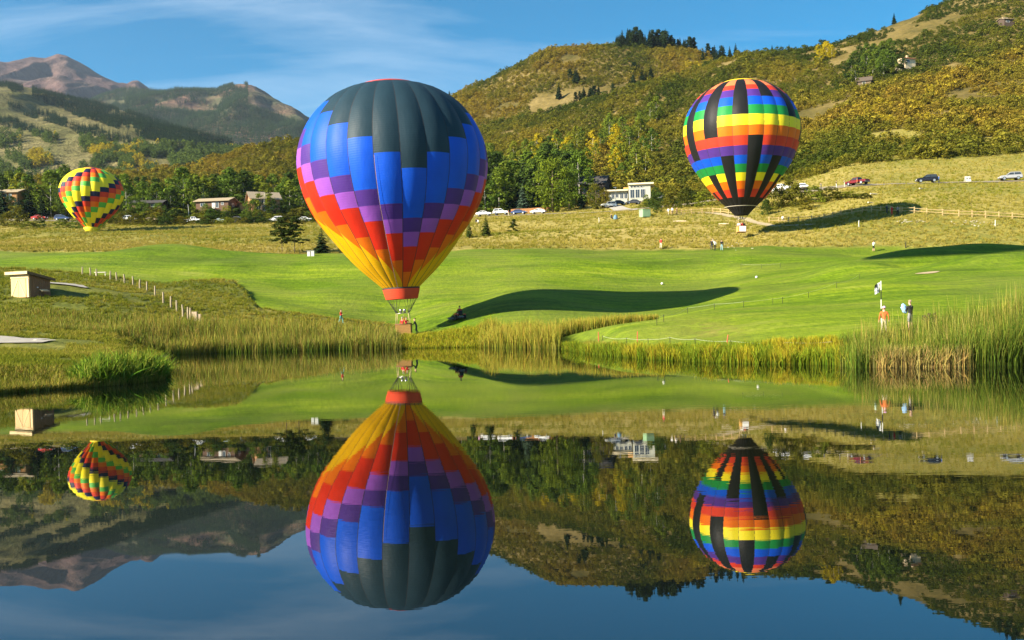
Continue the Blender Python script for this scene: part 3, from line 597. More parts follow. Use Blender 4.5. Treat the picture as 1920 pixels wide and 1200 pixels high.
p, D, X, zz, qx, qy, low = [a[keep] for a in (p, D, X, zz, qx, qy, low)]; n = len(p)
yl = fbm(qx / 40, qy / 18, 94); tint = np.where(low, np.clip(.55 + .3 * (fbm(qx / 18, qy / 12, 95) - .3) + .35 * (yl > .66), .48, 1), RNG.uniform(0, .42, n))
tint = np.where(np.hypot((qx - 70) / 17, (qy - 303) / 14) < 1, .97, tint)
h = RNG.uniform(6.5, 10.5, n); asp = tint > .47; S = np.stack([h, h, h], 1)
scatter('slope_conifers', np.stack([X, D, zz], 1)[~asp], S[~asp], tint[~asp], [mesh_of(*conifer_geo(500 + k, 7, 6, .35, .20, .3), LM['skitree'], 'conifer') for k in range(3)], 'dark conifer stands between the ski runs')
scatter('slope_aspens', np.stack([X, D, zz + .5], 1)[asp], S[asp] * .95, tint[asp], [mesh_of(*make_crown(520 + k, 'aspen', 22, 8, .07), LM['skitree'], 'aspen') for k in range(3)], 'green and yellow aspen groves low on the ski mountain')
# ---- forest on the mountain behind
p = RNG.uniform(120, 760, 48000); D = RNG.uniform(2300, 3330, 48000); X = (p - 960) / FPX * D; zz = on_mount(p, D, fop, foD, foz); qx, qy = proj(X, D, zz)
keep = (fbm(qx / 45, qy / 16, 97) < .66 + .16 * sstep(200, 245, qy)) & ~((qx > 465) & (qy < 205 + (qx - 490) * .35)) & ~((qx > 290) & (qx < 420) & (np.abs(qy - 195) < 14) & (fbm(qx / 20, qy / 8, 98) > .42))
n = keep.sum(); h = RNG.uniform(11, 17, n)
scatter('far_conifers', np.stack([X, D, zz], 1)[keep], np.stack([h, h, h], 1), RNG.uniform(.2, .47, n), [mesh_of(*conifer_geo(540 + k, 4, 5, .4, .24, .3), LM['skitree'], 'conifer') for k in range(2)], 'dark conifer forest on the far mountain')
# ------------------------------------------------------------------ reeds, sedge and grass: every blade is geometry
M_BLADE = blademat('reed_blades')
def blades(X, Y, Zb, H, W, lean, c0, c1, seg=4, jit=.18, name='reeds', label=None, curl=2.0):
    n = len(X); a = RNG.uniform(0, 6.283, n); ld = RNG.uniform(0, 6.283, n); le = np.abs(RNG.normal(0, lean, n)); t = np.linspace(0, 1, seg + 1)
    V = np.zeros((n, seg + 1, 2, 3)); C = np.zeros((n, seg + 1, 2, 3)); j = RNG.normal(1, jit, (n, 1, 1)); jh = RNG.normal(0, jit * .4, (n, 1, 3))
    for i, tt in enumerate(t):
        w = W * (1 - tt ** 2.2) * .5 + .002; cx = X + np.cos(ld) * le * H * tt ** curl; cy = Y + np.sin(ld) * le * H * tt ** curl; cz = Zb + H * tt * (1 - .25 * le * tt)
        V[:, i, 0] = np.stack([cx - np.cos(a) * w, cy - np.sin(a) * w, cz], 1); V[:, i, 1] = np.stack([cx + np.cos(a) * w, cy + np.sin(a) * w, cz], 1)
        C[:, i] = ((1 - tt) * c0 + tt * c1)[:, None, :]
    C = np.clip(C.reshape(n, -1, 3) * j * (1 + jh), 0, 1).reshape(-1, 3)
    b = np.arange(n)[:, None] * (2 * (seg + 1)) + np.arange(seg)[None] * 2; b = b.ravel(); F = np.stack([b, b + 1, b + 3, b + 2], 1)
    o = link(bpy.data.objects.new(name, npmesh(name, V.reshape(-1, 3), F, M_BLADE, False, {'tint': C}))); tag(o, label, kind='stuff'); return o
_sh = [(960 + FPX * x / y, y) for x, y in SHORE if y > 45]; _shl = [q for q in _sh if q[1] > 80 or q[0] > 1000]; _shl.sort()
def shoreD(px): return np.interp(px, [q[0] for q in _shl], [q[1] for q in _shl])
def along(n, p0, p1, d0, d1, pw=1.0):
    p = RNG.uniform(p0, p1, n); D = shoreD(p) + d0 + (d1 - d0) * RNG.random(n) ** pw; X = (p - 960) / FPX * D; return p, D, X
def cols(n, pal, wts=None): pal = np.array(pal, float); return pal[RNG.choice(len(pal), n, p=wts)]
# tall reed bed on the far bank, west half
p, D, X = along(26000, -260, 752, -.5, 7.5, 1.3); zb = np.maximum(zfun(X, D), 0) - .1; n = len(p)
env = (.62 + .55 * fbm(p / 24, D / 3, 101)) * np.interp(p, [-260, 60, 200, 320, 420, 700, 735, 752], [.25, .3, .42, .85, 1, 1, .8, .45])
cl = fbm(p / 40, D / 4, 102)
c0 = np.where((cl > .55)[:, None], np.array([.13, .14, .022]), np.array([.075, .125, .014])); c1 = cols(n, [(.30, .27, .05), (.20, .25, .03), (.40, .32, .085)])
blades(X, D, zb, 1.85 * env * RNG.uniform(.6, 1.2, n), RNG.uniform(.025, .05, n), .24, c0, c1, 4, .25, 'reed_bed', 'tall green reeds with straw tips along the far bank, west of the big balloon')
# reed bed right of the big balloon
p, D, X = along(17000, 898, 1235, -.4, 6, 1.1); D = np.where(p > 1050, 78 + (D - shoreD(p)) * 1.0 + 4, D); X = (p - 960) / FPX * D; zb = np.maximum(zfun(X, D), 0) - .1; n = len(p)
env = (.7 + .45 * fbm(p / 20, D / 3, 103)) * np.interp(p, [898, 925, 1000, 1120, 1180, 1235], [.5, .95, 1, .95, .75, .4])
c0 = cols(n, [(.15, .17, .02), (.20, .18, .035), (.11, .15, .016)]); c1 = cols(n, [(.44, .35, .06), (.34, .29, .045), (.26, .28, .03)])
blades(X, D, zb, np.where(p > 1050, 1.45, 1.95) * env * RNG.uniform(.55, 1.2, n), RNG.uniform(.025, .05, n), .24, c0, c1, 4, .25, 'reed_bed', 'golden tipped reeds on the bank right of the big balloon')
# low yellow sedge where the basket touches down
p, D, X = along(9000, 745, 915, -.2, 7); zb = np.maximum(zfun(X, D), 0) - .05; n = len(p)
blades(X, D, zb, RNG.uniform(.25, .62, n) * (.6 + .7 * fbm(p / 12, D / 2, 104)), RNG.uniform(.03, .06, n), .5, cols(n, [(.14, .18, .012), (.20, .20, .015)]), cols(n, [(.34, .31, .02), (.24, .27, .02), (.40, .34, .04)]), 3, .2, 'sedge', 'low yellow green sedge on the bank beside the basket')
# sedge fringe, right-hand bank
p, D, X = along(20000, 1052, 1592, -.3, 4.6, 1.2); zb = np.maximum(zfun(X, D), 0) - .05; n = len(p); cl = fbm(p / 35, D / 3, 105)
hh = RNG.uniform(.45, 1.05, n) * (.55 + .75 * fbm(p / 18, D / 2.5, 106)) * np.interp(D - shoreD(p), [0, 3, 4.6], [1, .8, .4]) * np.interp(p, [1052, 1075, 1592], [.75, 1, .95])
c1 = np.where((cl > .5)[:, None], cols(n, [(.42, .36, .025), (.36, .28, .03), (.30, .30, .02)]), cols(n, [(.20, .26, .02), (.27, .29, .02), (.13, .19, .015)]))
blades(X, D, zb, hh * 1.15, RNG.uniform(.025, .05, n), .38, cols(n, [(.07, .12, .01), (.13, .16, .012)]), c1, 4, .2, 'sedge', 'yellow and green sedge fringe along the right bank')
# big cattail bed at the right edge
p, D, X = along(15000, 1575, 2150, -.9, 4.5); zb = np.maximum(zfun(X, D), 0) - .25; n = len(p)
top = np.interp(p, [1575, 1600, 1640, 1670, 1715, 1760, 1830, 1900, 2150], [1.2, 1.6, 1.75, 1.65, 1.7, 2.05, 2.4, 2.75, 2.9])
cl = fbm(p / 28, D / 2, 107); c0 = np.where((cl > .56)[:, None], np.array([.22, .18, .055]), np.array([.06, .095, .014])); c1 = cols(n, [(.12, .18, .02), (.19, .22, .03), (.08, .14, .016), (.34, .30, .07)], [.35, .3, .25, .1])
blades(X, D, zb, top * RNG.uniform(.5, 1.1, n), RNG.uniform(.018, .034, n), .24, c0, c1, 5, .22, 'cattails', 'tall dark green cattails filling the right bank')
p, D, X = along(900, 1600, 2150, -.2, 4.3); zb = np.maximum(zfun(X, D), 0) - .1; n = len(p); top = np.interp(p, [1600, 1700, 1830, 1900, 2150], [1.9, 2.1, 2.6, 3.0, 3.1])
blades(X, D, zb, top * RNG.uniform(.8, 1.12, n), RNG.uniform(.012, .02, n), .09, cols(n, [(.2, .19, .04)]), cols(n, [(.42, .36, .10), (.34, .30, .06)]), 4, .2, 'reed_stems', 'thin straw coloured seed stems rising above the cattails')
q = RNG.choice([1660, 1685, 1712, 1738, 1772, 1795], 2600); p = q + RNG.normal(0, 9, 2600); D = shoreD(p) + RNG.uniform(-1.0, .2, 2600); X = (p - 960) / FPX * D; n = len(p)
blades(X, D, np.full(n, -.1), RNG.uniform(.5, 1.35, n), RNG.uniform(.02, .035, n), .38, cols(n, [(.36, .28, .09), (.26, .20, .06)]), cols(n, [(.46, .37, .13), (.36, .28, .08)]), 4, .2, 'dead_reeds', 'bleached dead reeds at the water line of the cattails', 1.6)
# bright iris clump on the left spit
def spitD(p): yy = np.interp(p, [-140, 0, 120, 200, 260, 305, 316], [746, 737, 729, 723, 718, 712, 702]); return CAMH * FPX / (yy - horizon(p))
p = RNG.uniform(122, 316, 3000); D = spitD(p) + RNG.uniform(-.2, 3.4, 3000); X = (p - 960) / FPX * D; n = len(p)
zb = np.maximum(zfun(X, D), 0) - .1
blades(X, D, zb, 1.75 * RNG.uniform(.55, 1.15, n) * (.7 + .5 * fbm(p / 12, D, 108)) * np.interp(p, [122, 175, 290, 316], [.35, 1, 1, .6]) * np.interp(D - spitD(p), [-.2, 1.5, 3.4], [.75, 1, .5]), RNG.uniform(.06, .11, n), .55, cols(n, [(.03, .06, .01), (.045, .09, .012)]), cols(n, [(.20, .29, .03), (.14, .24, .02), (.30, .34, .05)]), 5, .18, 'iris_clump', 'bright green iris clump on the tip of the left bank')
p = RNG.uniform(-140, 318, 13000); D = spitD(p) - .35 + 4.2 * RNG.random(13000) ** 1.6; X = (p - 960) / FPX * D; n = len(p); zb = np.maximum(zfun(X, D), 0) - .05
blades(X, D, zb, RNG.uniform(.22, .6, n) * (.5 + .8 * fbm(p / 15, D / 1.5, 109)), RNG.uniform(.02, .04, n), .5, cols(n, [(.10, .11, .015), (.16, .13, .03)]), cols(n, [(.26, .25, .04), (.34, .28, .07), (.18, .20, .02)]), 3, .22, 'sedge', 'short mixed sedge along the left water edge')
# ---- tussocks over the rough and the dry slope
def tuft(seed, nb=16, lean=.55):
    r = np.random.default_rng(seed); V, F = [], []
    for i in range(nb):
        a, d = r.uniform(0, 6.283), r.uniform(0, .38); x, y = math.cos(a) * d, math.sin(a) * d; o = r.uniform(0, 6.283); h = r.uniform(.5, 1.05); L = abs(r.normal(0, lean)) * h; w = r.uniform(.05, .1); b = len(V); wa = r.uniform(0, 6.283)
        V += [(x - math.cos(wa) * w, y - math.sin(wa) * w, -.1), (x + math.cos(wa) * w, y + math.sin(wa) * w, -.1), (x + math.cos(o) * L, y + math.sin(o) * L, h)]; F.append((b, b + 1, b + 2))
    return np.array(V), np.array(F)
LM['tuft'] = leafmat('tussock_blades', [(0, (.10, .145, .016)), (.35, (.21, .225, .028)), (.6, (.31, .27, .055)), (1, (.46, .37, .12))], .3, 'tint')
D = np.exp(RNG.uniform(math.log(41), math.log(305), 190000)); p = RNG.uniform(-140, 2060, 190000); X = (p - 960) / FPX * D
z, qx, qy, fair, sr, dsh = zones(X, D); keep = (fair < .3) & ~inpoly(X, D, SHORE) & (dsh > .6) & (fbm(X / 3.5, D / 3.5, 111) > .30); keep &= RNG.random(len(p)) < np.interp(D, [41, 90, 170, 305], [.8, .9, .75, .5])
p, D, X, qx, qy = [a[keep] for a in (p, D, X, qx, qy)]; n = len(p); zz = zfun(X, D)
tint = np.clip(.60 + .8 * (fbm(X / 14, D / 9, 112) - .5) + RNG.normal(0, .12, n) - .20 * (qy > 485), 0, 1); hs_ = RNG.uniform(.22, .5, n) * np.interp(D, [41, 100, 300], [.9, 1, 1.3]); hs_ = hs_ * np.where((D < 120) & (p < 800), .75, 1); S = np.stack([hs_ * 1.3, hs_ * 1.3, hs_], 1)
TUSSOCK_PLACES = (p, D, X, zz, S, tint)
# ------------------------------------------------------------------ paths, road, bunkers (sheets on the ground)
def ribbon(name, pts, w, m, dz=.05, kind='structure', label=None, sub=6):
    pts = [Vector((p[0], p[1], 0)) for p in pts]; q = []
    for i in range(len(pts) - 1):
        for k in range(sub): q.append(pts[i].lerp(pts[i + 1], k / sub))
    q.append(pts[-1]); mb = MB(); V = []; ww = w if isinstance(w, (list, tuple)) else None; nx = 5
    for i, c in enumerate(q):
        t = (q[min(i + 1, len(q) - 1)] - q[max(i - 1, 0)]).normalized(); s = Vector((-t.y, t.x, 0)); wd = np.interp(i / (len(q) - 1), np.linspace(0, 1, len(ww)), ww) if ww else w
        for k in range(nx):
            e = c + s * wd * (k / (nx - 1) - .5); V.append((e.x, e.y, 0))
    Va = np.array(V); Va[:, 2] = zfun(Va[:, 0], Va[:, 1]) + dz
    F = [(i * nx + k, i * nx + k + 1, (i + 1) * nx + k + 1, (i + 1) * nx + k) for i in range(len(q) - 1) for k in range(nx - 1)]
    mb.add([tuple(v) for v in Va], F); return tag(mb.build(name, m, None, True), label, kind=kind)
M_ASPH = mat('gravel_road', (.24, .20, .13), .9, .2, .8, bump=.2); M_CONC = mat('pale_path', (.36, .33, .28), .9, .15, 1.5, bump=.2); M_DIRT = mat('dirt_track', (.40, .32, .19), .95, .2, 1.2, bump=.3); M_SAND = mat('bunker_sand', (.38, .30, .17), .95, .1, 3)
ROAD = [wpt(*q) for q in [(-300, 286), (0, 286), (120, 285), (260, 284), (420, 283), (600, 279), (800, 272), (960, 266), (1120, 258), (1260, 248), (1400, 240), (1480, 231), (1540, 221), (1610, 212), (1750, 208), (1900, 204), (2100, 199), (2400, 190)]]
ribbon('road', ROAD, 5.5, M_ASPH, .12)
ribbon('cart_path', [wpt(*q) for q in [(-120, 71), (0, 70), (60, 69.5), (104, 70.5)]], [8, 7, 5, .5], M_CONC, .10)
ribbon('cart_path', [wpt(*q) for q in [(60, 106), (95, 105), (125, 102.5), (165, 100.5)]], [3.4, 4.4, 3.2, .4], M_CONC, .16)
a, b = hit(1283, 401), hit(1400, 414)
ribbon('footpath', [wpt(1240, 208), wpt(1283, 205), wpt(1340, 200), wpt(1400, 190), wpt(1450, 172), wpt(1530, 168)], 2.0, M_DIRT, .07)
ribbon('driveway', [wpt(1195, 250), wpt(1172, 258), wpt(1160, 270), wpt(1150, 278)], [4.5, 4.5, 4, 4], M_CONC, .12)
def bunker(px, py, w, d):
    c = hit(px, py, 100, 160); mb = MB(); n = 20; V = []
    for r in (0, .5, 1):
        for k in range(n):
            a = 2 * math.pi * k / n; rr = r * (1 + .15 * math.sin(3 * a)); x, y = c.x + math.cos(a) * w * rr, c.y + math.sin(a) * d * rr; V.append((x, y, Z(x, y) + .06 * 1))
    F = [(i * n + k, i * n + (k + 1) % n, (i + 1) * n + (k + 1) % n, (i + 1) * n + k) for i in range(2) for k in range(n)]
    mb.add(V, F); tag(mb.build('sand_bunker', M_SAND, None, True), kind='structure')
bunker(1742, 512, 1.3, .8)

# tussocks keep off the paths
p, D, X, zz, S, tint = TUSSOCK_PLACES
dr = np.minimum(polydist(X, D, ROAD, False), 99)
ok = (dr > 4) & (polydist(X, D, [wpt(*q) for q in [(-120, 71), (0, 70), (60, 69.5), (104, 70.5)]], False) > 3.6) & ~((p < 125) & (D > 58) & (D < 70)) & (polydist(X, D, [wpt(*q) for q in [(60, 106), (95, 105), (125, 102.5), (165, 100.5)]], False) > 2.4) & ~((p > 85) & (p < 170) & (D > 96) & (D < 101)) & (polydist(X, D, [wpt(*q) for q in [(1240, 208), (1283, 205), (1340, 200), (1400, 190), (1450, 172), (1530, 168)]], False) > 1.1) & (polydist(X, D, [wpt(*q) for q in [(1195, 250), (1172, 258), (1160, 270), (1150, 278)]], False) > 2.4)
scatter('dry_grass', np.stack([X, D, zz], 1)[ok], S[ok], tint[ok], [mesh_of(*tuft(700 + k), LM['tuft'], 'tuft') for k in range(4)], 'dry tussocky grass over the rough and the slope')

# ------------------------------------------------------------------ trees, one by one
def T(px, D, ytop, kind, mk, label, group=None, wide=1.0, name=None, ybase=None, foot=None):
    b = at(px, D); h = (float(horizon(px)) - ytop) / FPX * D + CAMH - b.z
    nm = name or {'spruce': 'spruce_tree', 'slim': 'pine_tree', 'pine': 'pine_tree', 'aspen': 'aspen_tree', 'poplar': 'poplar_tree', 'round': 'cottonwood_tree'}[kind]
    return tree(nm, kind, mk, b, max(h, 1.5), label, group, wide, foot=foot)
# golf course edge
T(533, 151.5, 409, 'pine', 'pine', 'slender two-tone pine with bare leaning trunk, left of the pair on the fairway edge', wide=1.35, foot=.34)
T(556, 151, 407, 'pine', 'pine', 'slender pine with bare straight trunk, right of the pair on the fairway edge', wide=1.35, foot=.30)
T(607, 151, 427, 'spruce', 'spruce', 'dark green spruce standing close to the big balloon on the fairway edge', wide=1.5)
T(884, 172, 410, 'spruce', 'pine', 'narrow small spruce on dry grass, nearest the big balloon', wide=.95)
T(915, 174, 403, 'spruce', 'pine', 'fuller small spruce on dry grass, middle of the three beside the big balloon', wide=1.25)
T(967, 178, 411, 'pine', 'pine', 'stunted lopsided pine standing alone on the dry grass slope', wide=1.3, foot=.08)
# behind the road, left
for px, D, yt, kd, mk, w, lb in [
    (-40, 305, 352, 'spruce', 'spruce', 1, 'dark spruce at the left picture edge above the parked red car'), (12, 300, 346, 'spruce', 'spruce', 1.1, 'dark spruce in front of the low brown house'), (40, 297, 362, 'spruce', 'blue', 1.1, 'bluish spruce beside the low brown house'),
    (62, 300, 350, 'spruce', 'spruce', 1.2, 'tall dark spruce right of the low brown house'), (86, 296, 368, 'spruce', 'spruce', 1.1, 'shorter spruce behind the dark blue car'), (103, 312, 324, 'aspen', 'aspen', 1.25, 'tall leafy green tree just left of the checkered balloon'),
    (130, 305, 345, 'round', 'dark', 1, 'dark leafy tree behind the checkered balloon, left side'), (76, 330, 330, 'round', 'olive', 1, 'olive leafy tree above the low brown house'), (82, 322, 352, 'poplar', 'yellow', 1, 'small orange yellow tree above the dark spruces'),
    (214, 273, 372, 'round', 'dark', 1.15, 'dark broad tree partly hidden by the checkered balloon, at its lower right'), (243, 305, 330, 'aspen', 'aspen', 1.15, 'tall green tree just right of the checkered balloon'), (275, 304, 344, 'aspen', 'aspen', 1, 'green aspen above the dark roofed house'),
    (300, 303, 346, 'aspen', 'aspen', 1.05, 'green aspen right of the dark roofed house'), (328, 302, 352, 'aspen', 'dark', 1, 'dark green aspen by the white flagpole'), (350, 306, 318, 'aspen', 'aspen', 1.15, 'tallest green aspen left of the long brown house'),
    (372, 305, 330, 'aspen', 'aspen', 1, 'green aspen left of the long brown house, leaning on the tallest'), (389, 300, 354, 'slim', 'blue', 1.3, 'narrow blue spruce at the left gable of the long brown house'), (405, 318, 334, 'poplar', 'lime', 1.3, 'lime green tree behind the roof of the long brown house'),
    (424, 322, 338, 'poplar', 'aspen', 1.4, 'green tree behind the middle of the long brown house'), (441, 312, 318, 'aspen', 'aspen', 1.2, 'tall aspen with pale trunk right of the long brown house'), (463, 311, 324, 'aspen', 'dark', 1.15, 'dark tall aspen left of the chalet'),
    (478, 318, 336, 'spruce', 'spruce', 1, 'dark spruce behind the chalet roof'), (502, 296, 346, 'poplar', 'lime', 1.35, 'yellowish green poplar standing before the chalet'), (531, 312, 350, 'aspen', 'aspen', 1.1, 'green tree right of the chalet'), (550, 310, 342, 'aspen', 'aspen', 1.1, 'green aspen beside the left flank of the big balloon'),
    (572, 308, 350, 'aspen', 'dark', 1.1, 'green tree half hidden by the left flank of the big balloon')]:
    T(px, D, yt, kd, mk, lb, wide=w)
# the grove right of the big balloon
for px, D, yt, kd, mk, w, lb in [
    (1041, 276, 300, 'round', 'lime', 1.05, 'large bright green cottonwood in front of the grove'), (1072, 282, 322, 'round', 'aspen', .9, 'dark green cottonwood on the right shoulder of the large bright one'), (1094, 280, 350, 'spruce', 'spruce', 1.1, 'dark spruce at the right end of the grove'),
    (984, 281, 344, 'spruce', 'blue', 1.2, 'blue spruce behind the parked white suv'), (960, 286, 330, 'spruce', 'spruce', .9, 'dark narrow spruce left of the blue spruce'), (940, 284, 318, 'aspen', 'aspen', 1.1, 'green aspen above the parked white cars'),
    (915, 282, 330, 'aspen', 'aspen', 1.1, 'green aspen at the right flank of the big balloon'), (895, 284, 352, 'aspen', 'lime', 1.2, 'low bright aspen at the right flank of the big balloon'), (1008, 284, 330, 'spruce', 'pine', 1.0, 'olive spruce between the blue spruce and the cottonwood'),
    (1122, 272, 346, 'round', 'olive', 1.0, 'grey olive tree left of the modern house'), (1138, 272, 356, 'round', 'olive', .9, 'lower grey olive tree touching the modern house'), (1234, 272, 352, 'round', 'dark', .9, 'dark rounded tree at the right end of the modern house'), (1216, 268, 366, 'round', 'aspen', .9, 'small green tree before the modern house')]:
    T(px, D, yt, kd, mk, lb, wide=w)
rg = random.Random(3)
for i in range(46):
    px = rg.uniform(880, 1100); D = rg.uniform(292, 350); kd, mk = rg.choice([('aspen', 'aspen'), ('aspen', 'aspen'), ('aspen', 'dark'), ('spruce', 'spruce'), ('slim', 'spruce')]); b = at(px, D)
    tree({'aspen': 'aspen_tree', 'spruce': 'spruce_tree', 'slim': 'pine_tree'}[kd], kd, mk, b, rg.uniform(13, 19), 'tall tree deep in the green grove right of the big balloon', 'trees of the green grove', 1.05)
for i in range(120):
    px = rg.uniform(880, 1240); D = rg.uniform(335, 460); b = at(px, D); mk = rg.choice(['lime', 'lime', 'lime', 'aspen', 'aspen', 'aspen', 'yellow'])
    if px > 1120 and rg.random() < .4: D = rg.uniform(400, 470); b = at(px, D)
    tree('aspen_tree', 'aspen', mk, b, rg.uniform(7, 13), 'pale trunked aspen on the slope above the grove, turning yellow', 'aspens on the slope above the grove', .95)
for i in range(34):
    px = rg.uniform(560, 880) if i % 3 else rg.uniform(200, 560); D = rg.uniform(325, 400); tree('aspen_tree', 'aspen', rg.choice(['aspen', 'dark', 'lime']), at(px, D), rg.uniform(9, 14), 'green tree on the lower slope behind the houses', 'trees on the lower slope behind the houses', 1.0)
for i in range(26):
    px = rg.uniform(-60, 140); D = rg.uniform(330, 520); kd = rg.choice(['aspen', 'spruce', 'slim']); tree({'aspen': 'aspen_tree', 'spruce': 'spruce_tree', 'slim': 'pine_tree'}[kd], kd, {'aspen': 'aspen'}.get(kd, 'blue' if rg.random() < .5 else 'spruce'), at(px, D), rg.uniform(11, 17), 'tree in the wood above the low brown house', 'wood above the low brown house', .9)
# conifers on the domed hill
def hillpt(px, py, D0=330, D1=800): return hit(px, py, D0, D1)
for i in range(92):
    t = rg.random() ** 1.2; px = 1160 + 208 * t; py = np.interp(px, [1168, 1200, 1260, 1310, 1362], [72, 72, 86, 100, 122]) + abs(rg.gauss(0, 6)); D = rg.uniform(735, 762) if py < 110 else rg.uniform(700, 750); tree('pine_tree', rg.choice(['spruce', 'spruce', 'pine']), 'spruce', at(px, D), rg.uniform(6.5, 13.5) * (1.12 if px < 1260 else .9), 'dark conifer in the dense row along the domed hilltop', 'conifers along the domed hilltop', rg.uniform(.95, 1.35), foot=.02)
for i in range(34):
    px, py = rg.choice([(1200, 115), (1212, 130), (1222, 140), (1215, 150), (1090, 138), (1112, 175), (1128, 172), (1095, 183), (1155, 168), (1185, 150), (1240, 160), (1066, 170)]); q = hillpt(px + rg.gauss(0, 7), py + rg.gauss(0, 6) + 16, 640, 790); tree('pine_tree', rg.choice(['spruce', 'spruce', 'pine']), 'spruce', q, rg.uniform(6.5, 12), 'dark conifer in the scattered clumps below the domed hilltop', 'conifers scattered below the domed hilltop', rg.uniform(1.0, 1.5), foot=.02)
for px, D, h, lb in [(1376, 560, 8, 'lone dark conifer at the left end of the near ridge'), (1387, 561, 9, 'second lone conifer at the left end of the near ridge, slightly taller'), (1455, 560, 6, 'small conifer on the near ridge above the rainbow balloon'), (1487, 560, 5, 'tiny conifer right of the one above the rainbow balloon'), (1683, 560, 7, 'dark tree crowning the grassy knoll on the ridge'), (852, 758, 7, 'small conifer on the ridge at the shoulder of the big balloon')]:
    tree('pine_tree', 'spruce', 'spruce', at(px, D), h, lb, None, 1.1)
for i in range(9): tree('pine_tree', 'spruce', 'spruce', at(rg.uniform(1860, 1940), rg.uniform(520, 560)), rg.uniform(7, 11), 'dark conifer on the top right corner of the hill', 'conifers at the top right corner', 1.0)
for i in range(22):
    px = rg.uniform(1602, 1694); D = rg.uniform(430, 468); tree('aspen_tree', 'aspen', rg.choice(['aspen', 'dark', 'aspen']), at(px, D), rg.uniform(9, 13), 'white trunked green aspen in the grove by the hillside house', 'aspen grove by the hillside house', 1.0, foot=.32)
for i in range(7): tree('aspen_tree', 'aspen', 'yellow', at(rg.uniform(1535, 1572), rg.uniform(505, 530)), rg.uniform(6, 9), 'bright yellow aspen alone in the scrub above the rainbow balloon', 'yellow aspens in the scrub', 1.0)

# ------------------------------------------------------------------ shrubs one by one along the road and slope
BUSH = [(38, 258, 56, 16, 'olive', 'big round olive bush at the left, below the parked red car'), (82, 255, 24, 9, 'dark', 'small dark bush right of the big round one'), (8, 262, 30, 9, 'olive', 'bush at the left picture edge below the road'), (60, 250, 55, 5, 'lime', 'low yellow green thicket at the foot of the big round bush'),
 (125, 252, 40, 7, 'lime', 'light green bush under the checkered balloon, left'), (150, 250, 30, 7, 'aspen', 'green bush under the checkered balloon'), (195, 248, 26, 7, 'lime', 'green bush right of the balloon mouth'), (232, 262, 26, 10, 'olive', 'bush between the dark tree and the white jeep'),
 (262, 262, 40, 9, 'olive', 'olive bush below the white jeep'), (290, 262, 36, 9, 'olive', 'dull bush below the tan car'), (318, 262, 42, 10, 'dark', 'dark bush left of the pickup, below the road'), (345, 264, 40, 7, 'olive', 'bush left of the white and black pickup'), (388, 266, 26, 6, 'olive', 'low bush below the white and black pickup'), (430, 262, 46, 6, 'lime', 'low yellow bush below the pale sedan'),
 (470, 268, 36, 9, 'dark', 'dark bush before the dark suv'), (492, 268, 26, 9, 'dark', 'dark bush right of the dark suv'), (300, 292, 60, 12, 'olive', 'wide bush behind the tan car'), (260, 294, 40, 13, 'lime', 'yellowish bush behind the white jeep'), (340, 292, 46, 12, 'lime', 'yellow green bush left of the flagpole'), (372, 296, 60, 11, 'olive', 'bush between the pickup and the long brown house'),
 (410, 296, 60, 10, 'lime', 'yellow green bush before the long brown house'), (450, 296, 60, 11, 'dark', 'green bush right of the long brown house'), (485, 292, 46, 10, 'lime', 'yellow green bush before the chalet'), (540, 296, 52, 14, 'dark', 'dark round bush right of the chalet'), (570, 294, 44, 12, 'olive', 'olive bush behind the white car near the balloon'),
 (510, 288, 30, 8, 'lime', 'small bush left of the white suv'), (600, 290, 50, 10, 'olive', 'bush hidden behind the yellow skirt of the big balloon'),
 (1262, 238, 44, 16, 'olive', 'tall grey green bush above the three walkers'), (1290, 232, 60, 14, 'olive', 'wide bush above the rail fence, left'), (1325, 226, 52, 12, 'lime', 'yellowish bush above the rail fence'), (1228, 245, 40, 10, 'dark', 'dark bush right of the green box'), (1238, 222, 30, 6, 'dark', 'small grey bush beside the green box'), (1355, 222, 44, 11, 'olive', 'bush left of the rainbow balloon mouth'),
 (1450, 200, 50, 17, 'olive', 'tall bush just right of the rainbow balloon mouth'), (1482, 201, 56, 16, 'olive', 'wide olive bush below the white pickup'), (1498, 199, 52, 13, 'olive', 'rounded bush below the white suv on the road'), (1530, 198, 60, 10, 'lime', 'wide yellow bush left of the shadow'), (1560, 197, 60, 8, 'olive', 'wide bush above the fence, below the walkers'), (1595, 195, 56, 4, 'lime', 'yellow bush below the red pickup'), (1625, 192, 40, 3, 'olive', 'low bush at the head of the balloon shadow'), (1440, 193, 30, 9, 'dark', 'dark shrub standing by the fence beside the balloon mouth'), (1515, 193, 36, 8, 'olive', 'low bush just above the fence')]
for px, D, wpx, h10, mk, lb in BUSH:
    b = at(px, D); shrub(b, wpx / FPX * D, h10 * .38, mk, lb)

